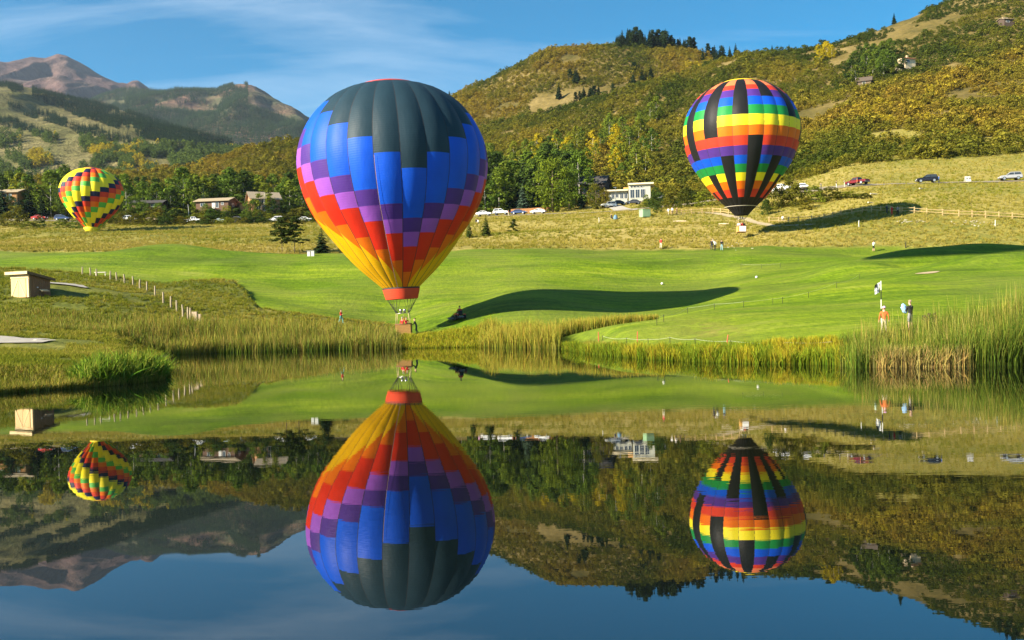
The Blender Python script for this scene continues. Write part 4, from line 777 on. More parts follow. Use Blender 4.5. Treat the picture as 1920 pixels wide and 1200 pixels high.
for i in range(58):
    px = 150 + 470 * (i + rg.random()) / 58; shrub(at(px, rg.uniform(288.5, 296)), rg.uniform(4.5, 9), rg.uniform(2.4, 4.6), rg.choice(['olive', 'olive', 'lime', 'dark', 'aspen']), 'bush in the dense row between the parked cars and the houses', 'bushes between the cars and the houses')
for i in range(34):
    px = 215 + 390 * (i + rg.random()) / 34; shrub(at(px, rg.uniform(262, 277)), rg.uniform(3.5, 7), rg.uniform(1.0, 2.2), rg.choice(['olive', 'lime', 'dark', 'olive']), 'low bush on the bank below the parked cars', 'low bushes below the parked cars')
for i in range(20):
    px = rg.uniform(1215, 1420); shrub(at(px, rg.uniform(246, 268)), rg.uniform(4, 8), rg.uniform(2.0, 4.0), rg.choice(['olive', 'lime', 'dark']), 'bush on the slope between the modern house and the rainbow balloon', 'bushes right of the modern house')
for i in range(64):
    px = rg.choice([rg.uniform(180, 600), rg.uniform(180, 600), rg.uniform(-60, 180)]); D = rg.uniform(305, 345); tree('aspen_tree', 'aspen', rg.choice(['aspen', 'aspen', 'lime', 'dark']), at(px, D), rg.uniform(9.5, 14.5), 'green aspen in the tree belt directly behind the houses', 'aspens in the belt behind the houses', 1.15)
for px, D, h, mk, wh in ((395, 293.5, 4.2, 'aspen', 'left of the long brown house door'), (432, 293, 3.6, 'lime', 'right of the long brown house door'), (476, 294, 5.5, 'aspen', 'between the long brown house and the chalet'), (518, 295, 5.0, 'dark', 'right of the chalet'), (275, 293, 4.6, 'aspen', 'before the left half of the dark roofed house'), (306, 293, 4.4, 'aspen', 'before the right half of the dark roofed house'), (262, 294, 5.2, 'dark', 'at the left gable of the dark roofed house'), (28, 303, 5.5, 'dark', 'before the low brown house at the left edge')):
    tree('young_tree', 'round', mk, at(px, D), h + 1.5, 'young leafy tree ' + wh, 'young trees before the house fronts', 1.1)
# ------------------------------------------------------------------ hot-air balloons
def fabric(name, col, trans=.09):
    m, n, l, out = nt(name); co = coord(n)
    c = ramp(n, l, noise(n, l, co, .35, 4), [(.3, tuple(x * .90 for x in col)), (.7, tuple(min(1, x * 1.08) for x in col))])
    b = n.new('ShaderNodeBsdfPrincipled'); l.new(c, b.inputs['Base Color']); b.inputs['Roughness'].default_value = .55; b.inputs['Specular IOR Level'].default_value = .22
    w = n.new('ShaderNodeTexWave'); w.bands_direction = 'Z'; w.inputs['Scale'].default_value = 1.4; w.inputs['Distortion'].default_value = .6; w.inputs['Detail'].default_value = 2; l.new(co, w.inputs['Vector'])
    bp = n.new('ShaderNodeBump'); bp.inputs['Strength'].default_value = .12; bp.inputs['Distance'].default_value = .05; l.new(w.outputs['Fac'], bp.inputs['Height'])
    b2 = n.new('ShaderNodeBump'); b2.inputs['Strength'].default_value = .4; b2.inputs['Distance'].default_value = .12; l.new(noise(n, l, mapping(n, l, co, (1, 1, .45)), .9, 3), b2.inputs['Height']); l.new(bp.outputs[0], b2.inputs['Normal'])
    l.new(b2.outputs[0], b.inputs['Normal'])
    t = n.new('ShaderNodeBsdfTranslucent'); l.new(c, t.inputs[0]); s = n.new('ShaderNodeMixShader'); s.inputs[0].default_value = trans
    l.new(b.outputs[0], s.inputs[1]); l.new(t.outputs[0], s.inputs[2]); l.new(s.outputs[0], out.inputs[0]); return m
FB = {k: fabric('fabric_' + k, c) for k, c in dict(charcoal=(.016, .040, .058), blue=(.004, .085, .62), purple=(.075, .028, .23), violet=(.30, .085, .50), red=(.66, .028, .010), orange=(.80, .16, .006), yellow=(.86, .46, .004), brightyellow=(.88, .72, .02), black=(.012, .012, .013), green=(.012, .24, .05), navy=(.012, .015, .055), leafgreen=(.10, .42, .06), coral=(.82, .20, .07), scarlet=(.62, .045, .022), lemon=(.86, .66, .03)).items()}
M_ROPE = mat('steel_cable', (.10, .10, .09), .5, .1, 5, .6); M_TAPE = mat('load_tape', (.02, .02, .025), .7, .1, 4)
M_WICK = mat('wicker', (.33, .18, .05), .8, .35, 16, bump=.8, stretch=(1, 1, 3)); M_LEATH = mat('basket_leather', (.17, .07, .03), .6, .2, 8); M_STEEL = mat('burner_steel', (.45, .44, .42), .35, .1, 8, .9); M_BLACKM = mat('black_metal', (.02, .02, .02), .5, .2, 8, .3)
def profile(pts):
    """dense radius/height curve from top to mouth, with arc length"""
    r, z = np.array([p[0] for p in pts], float), np.array([p[1] for p in pts], float); s = np.concatenate([[0], np.cumsum(np.hypot(np.diff(r), np.diff(z)))])
    def cr(a, s):
        m = np.gradient(a, s); q = np.linspace(0, s[-1], 240); i = np.clip(np.searchsorted(s, q, 'right') - 1, 0, len(s) - 2); h = s[i + 1] - s[i]; t = (q - s[i]) / h
        return (2 * t ** 3 - 3 * t ** 2 + 1) * a[i] + (t ** 3 - 2 * t ** 2 + t) * h * m[i] + (-2 * t ** 3 + 3 * t ** 2) * a[i + 1] + (t ** 3 - t ** 2) * h * m[i + 1]
    return np.maximum(cr(r, s), 0), cr(z, s)
def balloon(name, pos, prof, ng, runs, rot, bulge, label, tilt=(0, 0), tapes=True, crown='red', crown_r=None):
    """prof: (r, z) from top to mouth. runs(g) -> list of (z_top or (za, zb), z_bottom or (za, zb), colour)"""
    root = empty(name, pos, 0); root.rotation_euler = (tilt[0], tilt[1], 0); tag(root, label, 'hot-air balloon', 'hot-air balloons over the golf course')
    pr, pz = profile(prof); NA = 6
    zt = np.arange(len(pz)); r_of = lambda k: np.interp(k, zt, pr); z_of = lambda k: np.interp(k, zt, pz); k_of = lambda z: float(np.interp(-z, -pz, zt))
    zc = pz[0]
    def pt(g, a, k):
        r = r_of(k); th = rot + 2 * math.pi * (g + a) / ng; gw = 2 * math.pi * r / ng; rr = r * (1 - .0) + bulge * gw * math.sin(math.pi * a); return (rr * math.cos(th), rr * math.sin(th), float(z_of(k)))
    for g in range(ng):
        for z0, z1, c in runs(g):
            za, zb = z0 if isinstance(z0, tuple) else (z0, z0); zc_, zd = z1 if isinstance(z1, tuple) else (z1, z1)
            ka, kb, kc, kd = k_of(za), k_of(zb), k_of(zc_), k_of(zd); nv = max(2, int(abs(kc - ka) / 7) + 1); mb = MB(); V = []
            for i in range(nv + 1):
                for j in range(NA + 1):
                    a = j / NA; ks = ka + (kb - ka) * a; ke = kc + (kd - kc) * a; V.append(pt(g, a, ks + (ke - ks) * i / nv))
            mb.add(V, [(i * (NA + 1) + j, (i + 1) * (NA + 1) + j, (i + 1) * (NA + 1) + j + 1, i * (NA + 1) + j + 1) for i in range(nv) for j in range(NA)])
            mb.build('panel', FB[c], root, True)
        if tapes:
            mb = MB(); V = []; ks = np.linspace(6, len(pz) - 1, 34); th = rot + 2 * math.pi * g / ng; w = .032
            for k in ks:
                r, z = r_of(k) + .012, z_of(k); c_, s_ = math.cos(th), math.sin(th); V += [(r * c_ + s_ * w, r * s_ - c_ * w, z), (r * c_ - s_ * w, r * s_ + c_ * w, z)]
            mb.add(V, [(2 * i, 2 * i + 1, 2 * i + 3, 2 * i + 2) for i in range(len(ks) - 1)]); mb.build('load_tape', M_TAPE, root)
    if crown:
        kr = int(np.argmax(pr > (crown_r or 2.0))); mb = MB(); mb.lathe([(0.02, pz[0] + .12), (pr[kr] * .6, pz[0] + .10), (pr[kr], pz[kr] + .14), (pr[kr] + .12, pz[kr] + .09), (pr[kr] + .14, pz[kr] + .02)], 36); mb.build('crown_panel', FB[crown], root, True)
    return root, pr, pz
def basket(root, zb, w, d, h, wick, rail, face=None, uprights=True, mouth_r=1.5, mouth_z=0, ncab=4, burner_z=None):
    bk = empty('basket', (0, 0, 0)); bk.parent = root; KIDS.setdefault(root.name, []).append(bk)
    mb = MB(); t = .07
    mb.box((0, -d / 2 + t / 2, zb + h / 2), (w, t, h)); mb.box((0, d / 2 - t / 2, zb + h / 2), (w, t, h)); mb.box((-w / 2 + t / 2, 0, zb + h / 2), (t, d - 2 * t, h)); mb.box((w / 2 - t / 2, 0, zb + h / 2), (t, d - 2 * t, h)); mb.box((0, 0, zb + .04), (w - 2 * t, d - 2 * t, .06))
    for k in range(7):                                                     # woven bands standing proud
        z = zb + h * (k + .5) / 7
        for sy in (-1, 1): mb.box((0, sy * (d / 2 + .008), z), (w * .99, .03, h / 9))
        for sx in (-1, 1): mb.box((sx * (w / 2 + .008), 0, z), (.03, d * .99, h / 9))
    mb.build('wicker_body', wick, bk)
    mb = MB(); c = [(-w / 2, -d / 2), (w / 2, -d / 2), (w / 2, d / 2), (-w / 2, d / 2), (-w / 2, -d / 2)]
    for i in range(4): mb.tube([(c[i][0], c[i][1], zb + h), (c[i + 1][0], c[i + 1][1], zb + h)], .06, 8)
    mb.build('padded_rim', rail, bk, True)
    mb = MB(); mb.box((0, 0, zb - .03), (w + .06, d + .06, .07)); mb.build('skid', M_LEATH, bk)
    bz = burner_z or zb + 2.05
    for sx in (-1, 1):
        for sy in (-1, 1):
            mb = MB(); mb.tube([(sx * w * .46, sy * d * .46, zb + h), (sx * w * .40, sy * d * .40, bz)], .03, 6); mb.build('upright', mat('tan_upright', (.5, .38, .2), .6), bk, True)
    mb = MB(); c = [(-w * .4, -d * .4), (w * .4, -d * .4), (w * .4, d * .4), (-w * .4, d * .4), (-w * .4, -d * .4)]
    for i in range(4): mb.tube([(c[i][0], c[i][1], bz), (c[i + 1][0], c[i + 1][1], bz)], .03, 6)
    mb.build('burner_frame', M_STEEL, bk, True)
    for sx in (-1, 1):
        mb = MB(); mb.lathe([(.05, -.12), (.13, -.08), (.14, .18), (.17, .34), (.15, .34), (.12, .15)], 10, c=(sx * .2, 0, bz + .1)); mb.build('burner', M_STEEL, bk, True)
    if face:
        mb = MB(); mb.box((.06, -d / 2 - .05, zb + h * .5), (w * .74, .04, h * .86)); mb.build('banner', face, bk)
    for i in range(4):
        x, y = c[i]
        for j in range(ncab):
            a = math.atan2(y, x) + (j - (ncab - 1) / 2) * (math.pi / 2 / ncab); mb = MB(); mb.tube([(x, y, bz), (mouth_r * math.cos(a), mouth_r * math.sin(a), mouth_z)], .016, 4); mb.build('cable', M_ROPE, root)
    return bk
# --- the big balloon, basket on the bank
B1 = hit(758, 631, 96, 106); SC1 = B1.y / FPX; zy = lambda y: (632 - y) * SC1
prof1 = [(0, zy(148)), (40 * SC1, zy(150)), (75 * SC1, zy(157)), (106 * SC1, zy(172)), (136 * SC1, zy(199)), (161 * SC1, zy(238)), (174 * SC1, zy(275)), (178 * SC1, zy(306)), (174 * SC1, zy(345)), (157 * SC1, zy(394)), (122 * SC1, zy(446)), (80 * SC1, zy(498)), (34 * SC1, zy(541))]
TB = dict(cb=[318, 287, 257, 231, 209, 190, 176], bp=[411, 383, 355, 327, 297, 268, 240], pv=[437, 412, 385, 358, 330, 303, 275], vr=[464, 438, 414, 388, 362, 336, 310], ro=[511, 489, 467, 443, 418, 392, 366], oy=[541, 497, 474, 452, 429, 406, 385])
def front(y, r_fn, D, z0, px, phi, it=6):
    z = (float(horizon(px)) - y) * D / FPX + CAMH - z0
    for _ in range(it): z = (float(horizon(px)) - y) * (D - r_fn(z) * math.cos(phi)) / FPX + CAMH - z0
    return z
def squash(prof, zc, f): return [(r, zc + (z - zc) * f if z > zc else z) for r, z in prof]
prof1 = [(r * .972, z) for r, z in squash(prof1, zy(306), .90)]
_rz1 = lambda z: float(np.interp(-z, [-q[1] for q in prof1], [q[0] for q in prof1]))
for _q in TB: TB[_q] = [min(max(front(y, _rz1, B1.y, B1.z, 745, R(12 - 15 * a)), zy(541)), prof1[0][1] - .05) for a, y in enumerate(TB[_q])]
def runs1(g):
    k = ((g + 6) % 12) - 6; a = abs(k); y = {q: TB[q][a] for q in TB}; top = prof1[0][1] - .01; R_ = [(top, y['cb'], 'charcoal'), (y['cb'], y['bp'], 'blue'), (y['bp'], y['pv'], 'purple'), (y['pv'], y['vr'], 'violet'), (y['vr'], y['ro'], 'red')]
    if a == 0: return R_ + [(y['ro'], zy(541), 'orange')]
    lo = max(zy(541), TB['oy'][a] - 2.0); d = (y['oy'], lo) if k < 0 else (lo, y['oy']); e = (zy(541), zy(541))
    return R_ + [(y['ro'], d, 'orange'), (d, e, 'yellow')]
ang_cam = math.atan2(-B1.y, -B1.x)                                         # gore 0 faces a little right of the camera, counted left to right
big, pr1, pz1 = balloon('hot_air_balloon', B1, prof1, 24, lambda g: runs1(g), ang_cam + R(12.0) - R(7.5), .085, 'huge charcoal, blue, purple and red balloon whose basket touches the pond bank', (0, R(-2.4)), crown='scarlet', crown_r=55 * SC1)
mz = zy(541)
mb = MB(); mb.lathe([(34.5 * SC1, mz + .02), (35 * SC1, mz - .12)], 48); mb.build('mouth_band', M_TAPE, big, True)
mb = MB(); mb.lathe([(34.8 * SC1, mz - .13), (33 * SC1, mz - .55), (30 * SC1, zy(562))], 48); mb.build('skirt', fabric('fabric_skirt', (.66, .07, .03)), big, True)
basket(big, 0.18, 1.6, 1.3, 1.12, M_WICK, M_LEATH, None, True, 28 * SC1, zy(562), 6, 2.45)
# red rope hanging down the front of the envelope
mb = MB(); ks = np.linspace(120, 239, 14); th = ang_cam + R(-10); mb.tube([((pr1[int(k)] * 1.012 + .12) * math.cos(th), (pr1[int(k)] * 1.012 + .12) * math.sin(th), pz1[int(k)]) for k in ks], .012, 4); mb.build('red_line', mat('line_white', (.6, .35, .3), .7), big)
# --- rainbow balloon with black stripes, hovering
D2 = 160.0; SC2 = D2 / FPX; b2 = at(1393, D2); base2 = Vector(((1393 - 960) / FPX * D2, D2, CAMH + (float(horizon(1393)) - 436) * SC2)); zy2 = lambda y: (436 - y) * SC2
prof2 = [(0, zy2(147)), (22 * SC2, zy2(148.5)), (50 * SC2, zy2(156)), (74 * SC2, zy2(172)), (94 * SC2, zy2(197)), (105 * SC2, zy2(222)), (109 * SC2, zy2(246)), (105 * SC2, zy2(274)), (94 * SC2, zy2(304)), (73 * SC2, zy2(337)), (47 * SC2, zy2(370)), (20 * SC2, zy2(396)), (13 * SC2, zy2(404))]
Y2 = [147.4, 161, 169.7, 182.4, 198, 215.6, 235.7, 254.6, 273.6, 291.5, 308, 324, 339.6, 355, 370]; C2 = ['coral', 'scarlet', 'purple', 'blue', 'green', 'brightyellow', 'orange', 'scarlet', 'purple', 'blue', 'green', 'brightyellow', 'orange', 'scarlet']
prof2 = [(r * .97, z) for r, z in squash(prof2, zy2(246), .91)]; _rz2 = lambda z: float(np.interp(-z, [-q[1] for q in prof2], [q[0] for q in prof2]))
Z2 = [prof2[0][1] - .01] + [front(y, _rz2, D2, base2.z, 1392, 0) for y in Y2[1:]]
def runs2(g):
    k = g if g <= 12 else g - 24; out = []
    if k % 2 == 0:
        kk = abs(((k - 2 + 6) % 12) - 6); n = 3 + kk; col = ['black'] * n + C2[n:]
    else:
        kk = abs(((k - 1 + 6) % 12) - 6); n = 7 + kk; col = C2[:n] + ['black'] * max(0, 14 - n)
    i = 0
    while i < 14:
        j = i
        while j + 1 < 14 and col[j + 1] == col[i]: j += 1
        out.append((Z2[i], Z2[j + 1], col[i])); i = j + 1
    out.append((Z2[14], zy2(404), 'black')); return out
ang2 = math.atan2(-base2.y, -base2.x)
rain, pr2, pz2 = balloon('hot_air_balloon', base2, prof2, 24, runs2, ang2 - R(7.5) - R(0.5), .07, 'rainbow banded balloon with black vertical stripes hovering above the dry slope', (R(0), R(.6)), crown='lemon', crown_r=34 * SC2)
mb = MB(); mb.lathe([(31.5 * SC2, zy2(388.8)), (30.8 * SC2, zy2(389.8))], 40); mb.build('mouth_band', mat('pale_band', (.5, .45, .38), .6), rain, True)
basket(rain, 0.05, 1.5, 1.3, 1.05, mat('tan_wicker', (.55, .33, .09), .8, .3, 14, bump=.6), M_LEATH, mat('white_banner', (.85, .84, .82), .5, .05), True, 13 * SC2, zy2(404), 3, 2.35)
# --- checkered balloon at the left, low behind the slope
D3 = 236.0; SC3 = D3 / FPX; g3 = at(178, D3); base3 = Vector(((178 - 960) / FPX * D3, D3, CAMH + (float(horizon(172)) - 449) * SC3)); zy3 = lambda y: (449 - y) * SC3
prof3 = [(r * .92, z) for r, z in [(0, zy3(316.5)), (14 * SC3, zy3(317.5)), (30 * SC3, zy3(322)), (44 * SC3, zy3(332)), (54 * SC3, zy3(346)), (57.5 * SC3, zy3(360)), (55 * SC3, zy3(374)), (47 * SC3, zy3(390)), (36 * SC3, zy3(405)), (23 * SC3, zy3(418)), (13.5 * SC3, zy3(427))]]
S3 = ['navy', 'scarlet', 'orange', 'leafgreen', 'brightyellow', 'brightyellow']
_ys3 = [317] + [321.5 + 9.0 * i for i in range(12)] + [427]
def runs3(g):
    k = g if g <= 10 else g - 20; col = [S3[(i + k) % 6] for i in range(13)]; col = [('brightyellow' if i < max(0, -k - 0) and k < 0 and i < -k else c) for i, c in enumerate(col)]; out = []; i = 0
    while i < 13:
        j = i
        while j + 1 < 13 and col[j + 1] == col[i]: j += 1
        out.append((zy3(_ys3[i]), zy3(_ys3[j + 1]), col[i])); i = j + 1
    return out
ang3 = math.atan2(-base3.y, -base3.x)
chk, pr3, pz3 = balloon('hot_air_balloon', base3, prof3, 20, runs3, ang3 - R(3), .2, 'yellow, red, green and navy checkered balloon low in front of the trees', (R(-1), R(1.0)), tapes=False, crown='coral', crown_r=13 * SC3)
mb = MB(); mb.lathe([(13.2 * SC3, zy3(427)), (15 * SC3, zy3(428.5)), (9.5 * SC3, zy3(436.5))], 30); mb.build('skirt', FB['lemon'], chk, True)
basket(chk, 0.0, 1.4, 1.2, 1.0, M_WICK, M_LEATH, None, True, 9 * SC3, zy3(436.5), 2, 1.5)
# --- a balloon flying high to the left, out of the picture; its shadow crosses the right-hand greens
sh = at(1752, 126.5); t4 = 118.0; b4 = sh + sd * (t4 / math.cos(R(SUN_EL))) - Vector((0, 0, 13))
prof4 = [(r * .92, z - prof1[-1][1] + 5.6) for r, z in prof1]
balloon('hot_air_balloon', b4, prof4, 12, lambda g: [(prof4[0][1] - .01, prof4[-1][1], 'red' if g % 2 else 'lemon')], 0, .12, 'red and yellow striped balloon flying high above the pond, seen only by its shadow', tapes=False, crown=None)
# ------------------------------------------------------------------ buildings
M_GLASS = mat('window_glass', (.03, .04, .05), .08, .1, 2, 0, .6); M_WHITE = mat('white_paint', (.62, .61, .57), .6, .06, 4); M_TANROOF = mat('tan_shingle', (.34, .27, .17), .9, .2, 3, bump=.4, stretch=(1, 4, 1)); M_BROWNW = mat('brown_siding', (.12, .065, .04), .85, .25, 2, bump=.4, stretch=(1, 1, 6)); M_DARKROOF = mat('dark_shingle', (.055, .05, .048), .9, .2, 3, bump=.4)
M_CEDAR = mat('cedar_siding', (.42, .21, .10), .8, .2, 2, bump=.3, stretch=(6, 6, 1)); M_CREAM = mat('cream_stucco', (.72, .58, .38), .85, .08, 2); M_REDROOF = mat('rust_roof', (.26, .10, .05), .85, .2, 3); M_MINT = mat('pale_render', (.42, .43, .36), .85, .08, 2); M_STONE = mat('chimney_stone', (.55, .42, .24), .9, .25, 4)
def win(parent, x, y, z, w, h, frame=M_WHITE, side='f', bars=1):
    f = MB(); t = .09
    def bx(cx, cz, dx, dz, dp, m=0, off=0):
        if side == 'f': f.box((x + cx, y - off, z + cz), (dx, dp, dz))
        else: f.box((x + off, y + cx, z + cz), (dp, dx, dz))
    for s_ in (-1, 1): bx(s_ * (w / 2), 0, t, h + t, .10)
    for s_ in (-1, 1): bx(0, s_ * (h / 2), w - t, t, .10)
    for k in range(bars): bx(-w / 2 + w * (k + 1) / (bars + 1), 0, .05, h - t, .08)
    o = f.build('window', frame, parent); p = MB()
    if side == 'f': p.box((x, y + .02, z), (w - t, .03, h - t))
    else: p.box((x - .02, y, z), (.03, w - t, h - t))
    p.build('pane', M_GLASS, o); return o
def gable(name, pos, rz, w, d, h, rh, wall, roof, label, over=.6, wins=(), door=None, side_wins=(), chimney=None, post=None):
    r = empty(name, pos, rz); mb = MB(); mb.box((0, 0, h / 2 - .6), (w, d, h + 1.2)); mb.prism([(0, 0), (0, 0), (0, 0)], 0, 0) if False else None
    mb.add([(-w / 2, -d / 2, h), (-w / 2, d / 2, h), (-w / 2, 0, h + rh), (w / 2, -d / 2, h), (w / 2, d / 2, h), (w / 2, 0, h + rh)], [(0, 2, 1), (3, 4, 5)]); mb.build('wall', wall, r)
    for s_ in (-1, 1):
        mb = MB(); W, E = w / 2 + over, d / 2 + over; zl = h - rh * over / (d / 2); t = .18
        V = [(-W, s_ * E, zl), (W, s_ * E, zl), (W, 0, h + rh), (-W, 0, h + rh)]; V += [(a, b, c + t) for a, b, c in V]
        mb.add(V, [(0, 1, 2, 3), (7, 6, 5, 4), (0, 4, 5, 1), (1, 5, 6, 2), (2, 6, 7, 3), (3, 7, 4, 0)]); rf = mb.build('roof_slope', roof, r)
        if s_ == 1 and chimney: mb = MB(); mb.box((chimney, .4, h + rh + .3), (.8, .8, 1.8)); mb.build('chimney', M_STONE, rf)
    for (x, z, ww, hh) in wins: win(r, x, -d / 2 - .05, z, ww, hh)
    for (y, z, ww, hh) in side_wins: win(r, w / 2 + .05, y, z, ww, hh, side='s')
    if door is not None:
        mb = MB(); mb.box((door, -d / 2 - .04, 1.0), (1.0, .08, 2.0)); dd = mb.build('door', M_WHITE, r); mb = MB(); mb.box((door + .35, -d / 2 - .10, 1.0), (.06, .06, .12)); mb.build('handle', M_BLACKM, dd)
    tag(r, label, 'house'); return r
def up(px, D, y):  # ground point lifted so its foot shows at image row y
    b = at(px, D); return Vector((b.x, b.y, max(b.z - .3, CAMH + (float(horizon(px)) - y) / FPX * D)))
gable('ranch_house', up(413, 298, 394), R(-9), 11.2, 6.5, 2.6, 1.1, M_BROWNW, M_TANROOF, 'long low brown house with tan roof behind the parked pickup', .7, [(-3.2, 1.4, 1.6, 1.0), (3.6, 1.5, .8, .8), (1.8, 1.2, 1.0, 1.8)], .5, [(0, 1.4, 1.2, 1)])
c = gable('chalet', up(500, 303, 402), R(24), 9, 10, 4.6, 2.6, M_CEDAR, mat('grey_tan_shingle', (.27, .22, .15), .9, .2, 3), 'cedar chalet with tall gable windows behind the yellowish poplar', .8, [(-2.4, 1.4, 1.3, 1.6), (-2.4, 3.6, 1.3, 1.5), (-.6, 1.4, 1.3, 1.6), (-.6, 3.6, 1.3, 1.5), (2, 2, 1.2, 1.2)])
mb = MB(); mb.box((-6.3, -1, 1.2), (3.6, 6, 2.4)); mb.build('porch_wing', M_CEDAR, c); mb = MB(); mb.box((-6.4, -1, 2.55), (4.4, 7, .2), rx=R(0)); mb.build('porch_roof', M_REDROOF, c)
gable('ranch_house', up(8, 312, 378), R(-4), 17, 7, 2.6, 1.2, mat('orange_brown_siding', (.34, .17, .06), .85, .2), M_TANROOF, 'low brown house with tan roof among spruces at the left edge', .8, [(-4, 1.4, 1.5, 1), (0, 1.4, 1.5, 1), (4, 1.4, 1.5, 1)], 6)
gable('dark_house', up(288, 299, 394), R(2), 9.5, 6, 2.0, 1.0, M_BROWNW, M_DARKROOF, 'dark roofed house almost hidden by aspens left of the flagpole', .8, [(-2, 1.1, 1.2, .9), (2, 1.1, 1.2, .9)])
gable('dark_gabled_house', up(1118, 300, 372), R(-18), 9, 8, 4.4, 2.6, mat('dark_timber', (.06, .045, .04), .85, .2), M_DARKROOF, 'dark gabled house behind the grey olive trees', .7, [(-2, 2, 1.2, 1.2), (2, 2, 1.2, 1.2)])
# modern flat-roofed house
mh = empty('modern_house', up(1186, 281, 380), R(-10)); tag(mh, 'modern pale house with stepped flat roofs and big white windows', 'house')
mb = MB(); mb.box((-3.6, 1, 1.1), (5.6, 6, 4.4)); mb.box((3.0, .4, 1.9), (6.6, 7, 6.0)); mb.build('wall', M_MINT, mh)
mb = MB(); mb.box((-4.1, .6, 3.48), (7.2, 7.6, .42)); lr = mb.build('lower_roof', mat('cream_fascia', (.72, .62, .42), .7, .06), mh)
mb = MB(); mb.box((3.4, .2, 5.15), (7.8, 8.2, .48)); mb.build('upper_roof', MATS['cream_fascia'], mh)
mb = MB(); mb.box((-.6, -2.3, 4.0), (2.6, .3, .7)); mb.build('parapet', mat('orange_fascia', (.60, .30, .08), .7), mh)
for x, w_, h_, z in [(-5.2, .9, 1.1, 1.9), (-3.9, .9, 1.1, 1.9), (-2.5, 1.0, 1.6, 1.8), (-1.2, 1.0, 1.6, 1.8)]: win(mh, x, -2.06, z, w_, h_)
for x in (.8, 2.4, 4.0): win(mh, x, -3.16, 2.2, 1.3, 2.6)
for x in (.6, 1.6, 2.6, 3.6): win(mh, x, -3.16, 4.25, .7, .45, bars=0)
# houses on the hill
gable('hillside_house', hillpt(1703, 132) + Vector((0, 0, 0)), R(20), 6.2, 6.5, 4.8, 1.3, M_CREAM, M_REDROOF, 'cream stucco house with rust roof high on the scrub hillside', .6, [(-1.3, 3.4, 1.6, 1.3)], None, [(0, 3.2, 1.2, 1.2)], 1.5)
gable('hillside_cabin', hillpt(1626, 164), R(-25), 6, 5, 2.6, 1.9, mat('weathered_timber', (.15, .11, .07), .9, .2), mat('weathered_roof', (.10, .075, .055), .9, .2), 'weathered gabled cabin under the white trunked aspens on the hillside', .6, [(0, 1.5, 1.2, 1.0)])
gable('hilltop_house', hillpt(1892, 50), R(10), 7, 6, 2.8, 1.0, mat('dark_brown_wall', (.08, .055, .04), .85), M_TANROOF, 'small house with pale block at the top right corner of the hill', .6, [(-1.5, 1.5, 2.0, .9)])
q = hillpt(1899, 46); hb = empty('pale_tower', q + Vector((0, 6, 0)), R(8)); tag(hb, 'pale square chimney-like tower above the hilltop house', 'tower'); mb = MB(); mb.box((0, 0, 2.2), (2.8, 2.8, 4.8)); mb.build('wall', M_CREAM, hb); mb = MB(); mb.box((0, 0, 4.7), (3.1, 3.1, .2)); mb.build('roof_slab', M_TANROOF, hb)
hq = at(990, 318); hh = gable('grove_house', hq + Vector((0, 0, 5.2)), R(0), 9, 7, 5, 1.2, M_BROWNW, M_TANROOF, 'house hidden in the green grove, only its chimney and roof edge showing', .7, [(0, 2.5, 1.5, 1.2)], None, (), 1.2); hh.location.z = hq.z
# ------------------------------------------------------------------ the pump shed on the left rough
M_PLY = mat('plywood_tan', (.62, .42, .20), .8, .12, 2, bump=.2, stretch=(1, 1, .2)); M_SHEDD = mat('brown_board', (.20, .125, .065), .85, .25, 2, bump=.4, stretch=(5, 5, .5)); M_TRIM = mat('pale_trim', (.70, .52, .28), .75, .1, 3)
sp = hit(55, 556, 85, 125); SHD = sp.y; k_ = SHD / FPX
w1, d1, h1 = 41 * k_ * 1.18, 36 * k_ * 1.25, 42 * k_
sh_ = empty('pump_shed', sp + Vector((0, .6, -.12)), R(-24)); tag(sh_, 'small tan wooden shed with sloping roof and double doors on the left rough', 'shed')
def pl(name, c, d, m, par=sh_, rx=0): mb = MB(); mb.box(c, d, rx=rx); return mb.build(name, m, par)
hb_, hf_ = h1 * .90, h1
mb = MB(); mb.prism([(-w1 / 2, 0), (w1 / 2, 0), (w1 / 2, hf_), (-w1 / 2, hf_)], -d1 / 2, -d1 / 2 + .1); mb.build('front_wall', M_PLY, sh_)
mb = MB(); mb.add([(-w1 / 2, -d1 / 2 + .1, 0), (-w1 / 2, d1 / 2, 0), (w1 / 2, d1 / 2, 0), (w1 / 2, -d1 / 2 + .1, 0), (-w1 / 2, -d1 / 2 + .1, hf_ - .02), (-w1 / 2, d1 / 2, hb_ - .3), (w1 / 2, d1 / 2, hb_ - .3), (w1 / 2, -d1 / 2 + .1, hf_ - .02)], [(0, 1, 5, 4), (1, 2, 6, 5), (2, 3, 7, 6), (0, 4, 7, 3), (4, 5, 6, 7)]); mb.build('shell', M_SHEDD, sh_)
nb = 9
for i in range(nb):                                                        # side boards, each its own
    y0 = -d1 / 2 + .12 + (d1 - .14) * i / nb; wd = (d1 - .14) / nb - .02; hz = hf_ - .05 - (hf_ - hb_ + .3) * (i + .5) / nb; pl('board', (w1 / 2 + .02, y0 + wd / 2, hz / 2), (.04, wd, hz - .02), M_SHEDD)
rs = math.atan2(-(hf_ - hb_ + .3), d1)
roof = pl('roof', (0, 0, (hf_ + hb_ - .3) / 2 + .14), (w1 + .6, d1 + .8, .12), M_DARKROOF, rx=rs)
pl('fascia', (0, -d1 / 2 - .43, hf_ + .19), (w1 + .64, .06, .30), M_TRIM); pl('fascia', (w1 / 2 + .33, 0, (hf_ + hb_ - .3) / 2 + .12), (.05, d1 + .86, .28), mat('dark_fascia', (.14, .10, .05), .8), rx=rs)
pl('header', (0, -d1 / 2 - .03, hf_ - .2), (w1, .06, .28), M_TRIM)
dw = w1 * .40
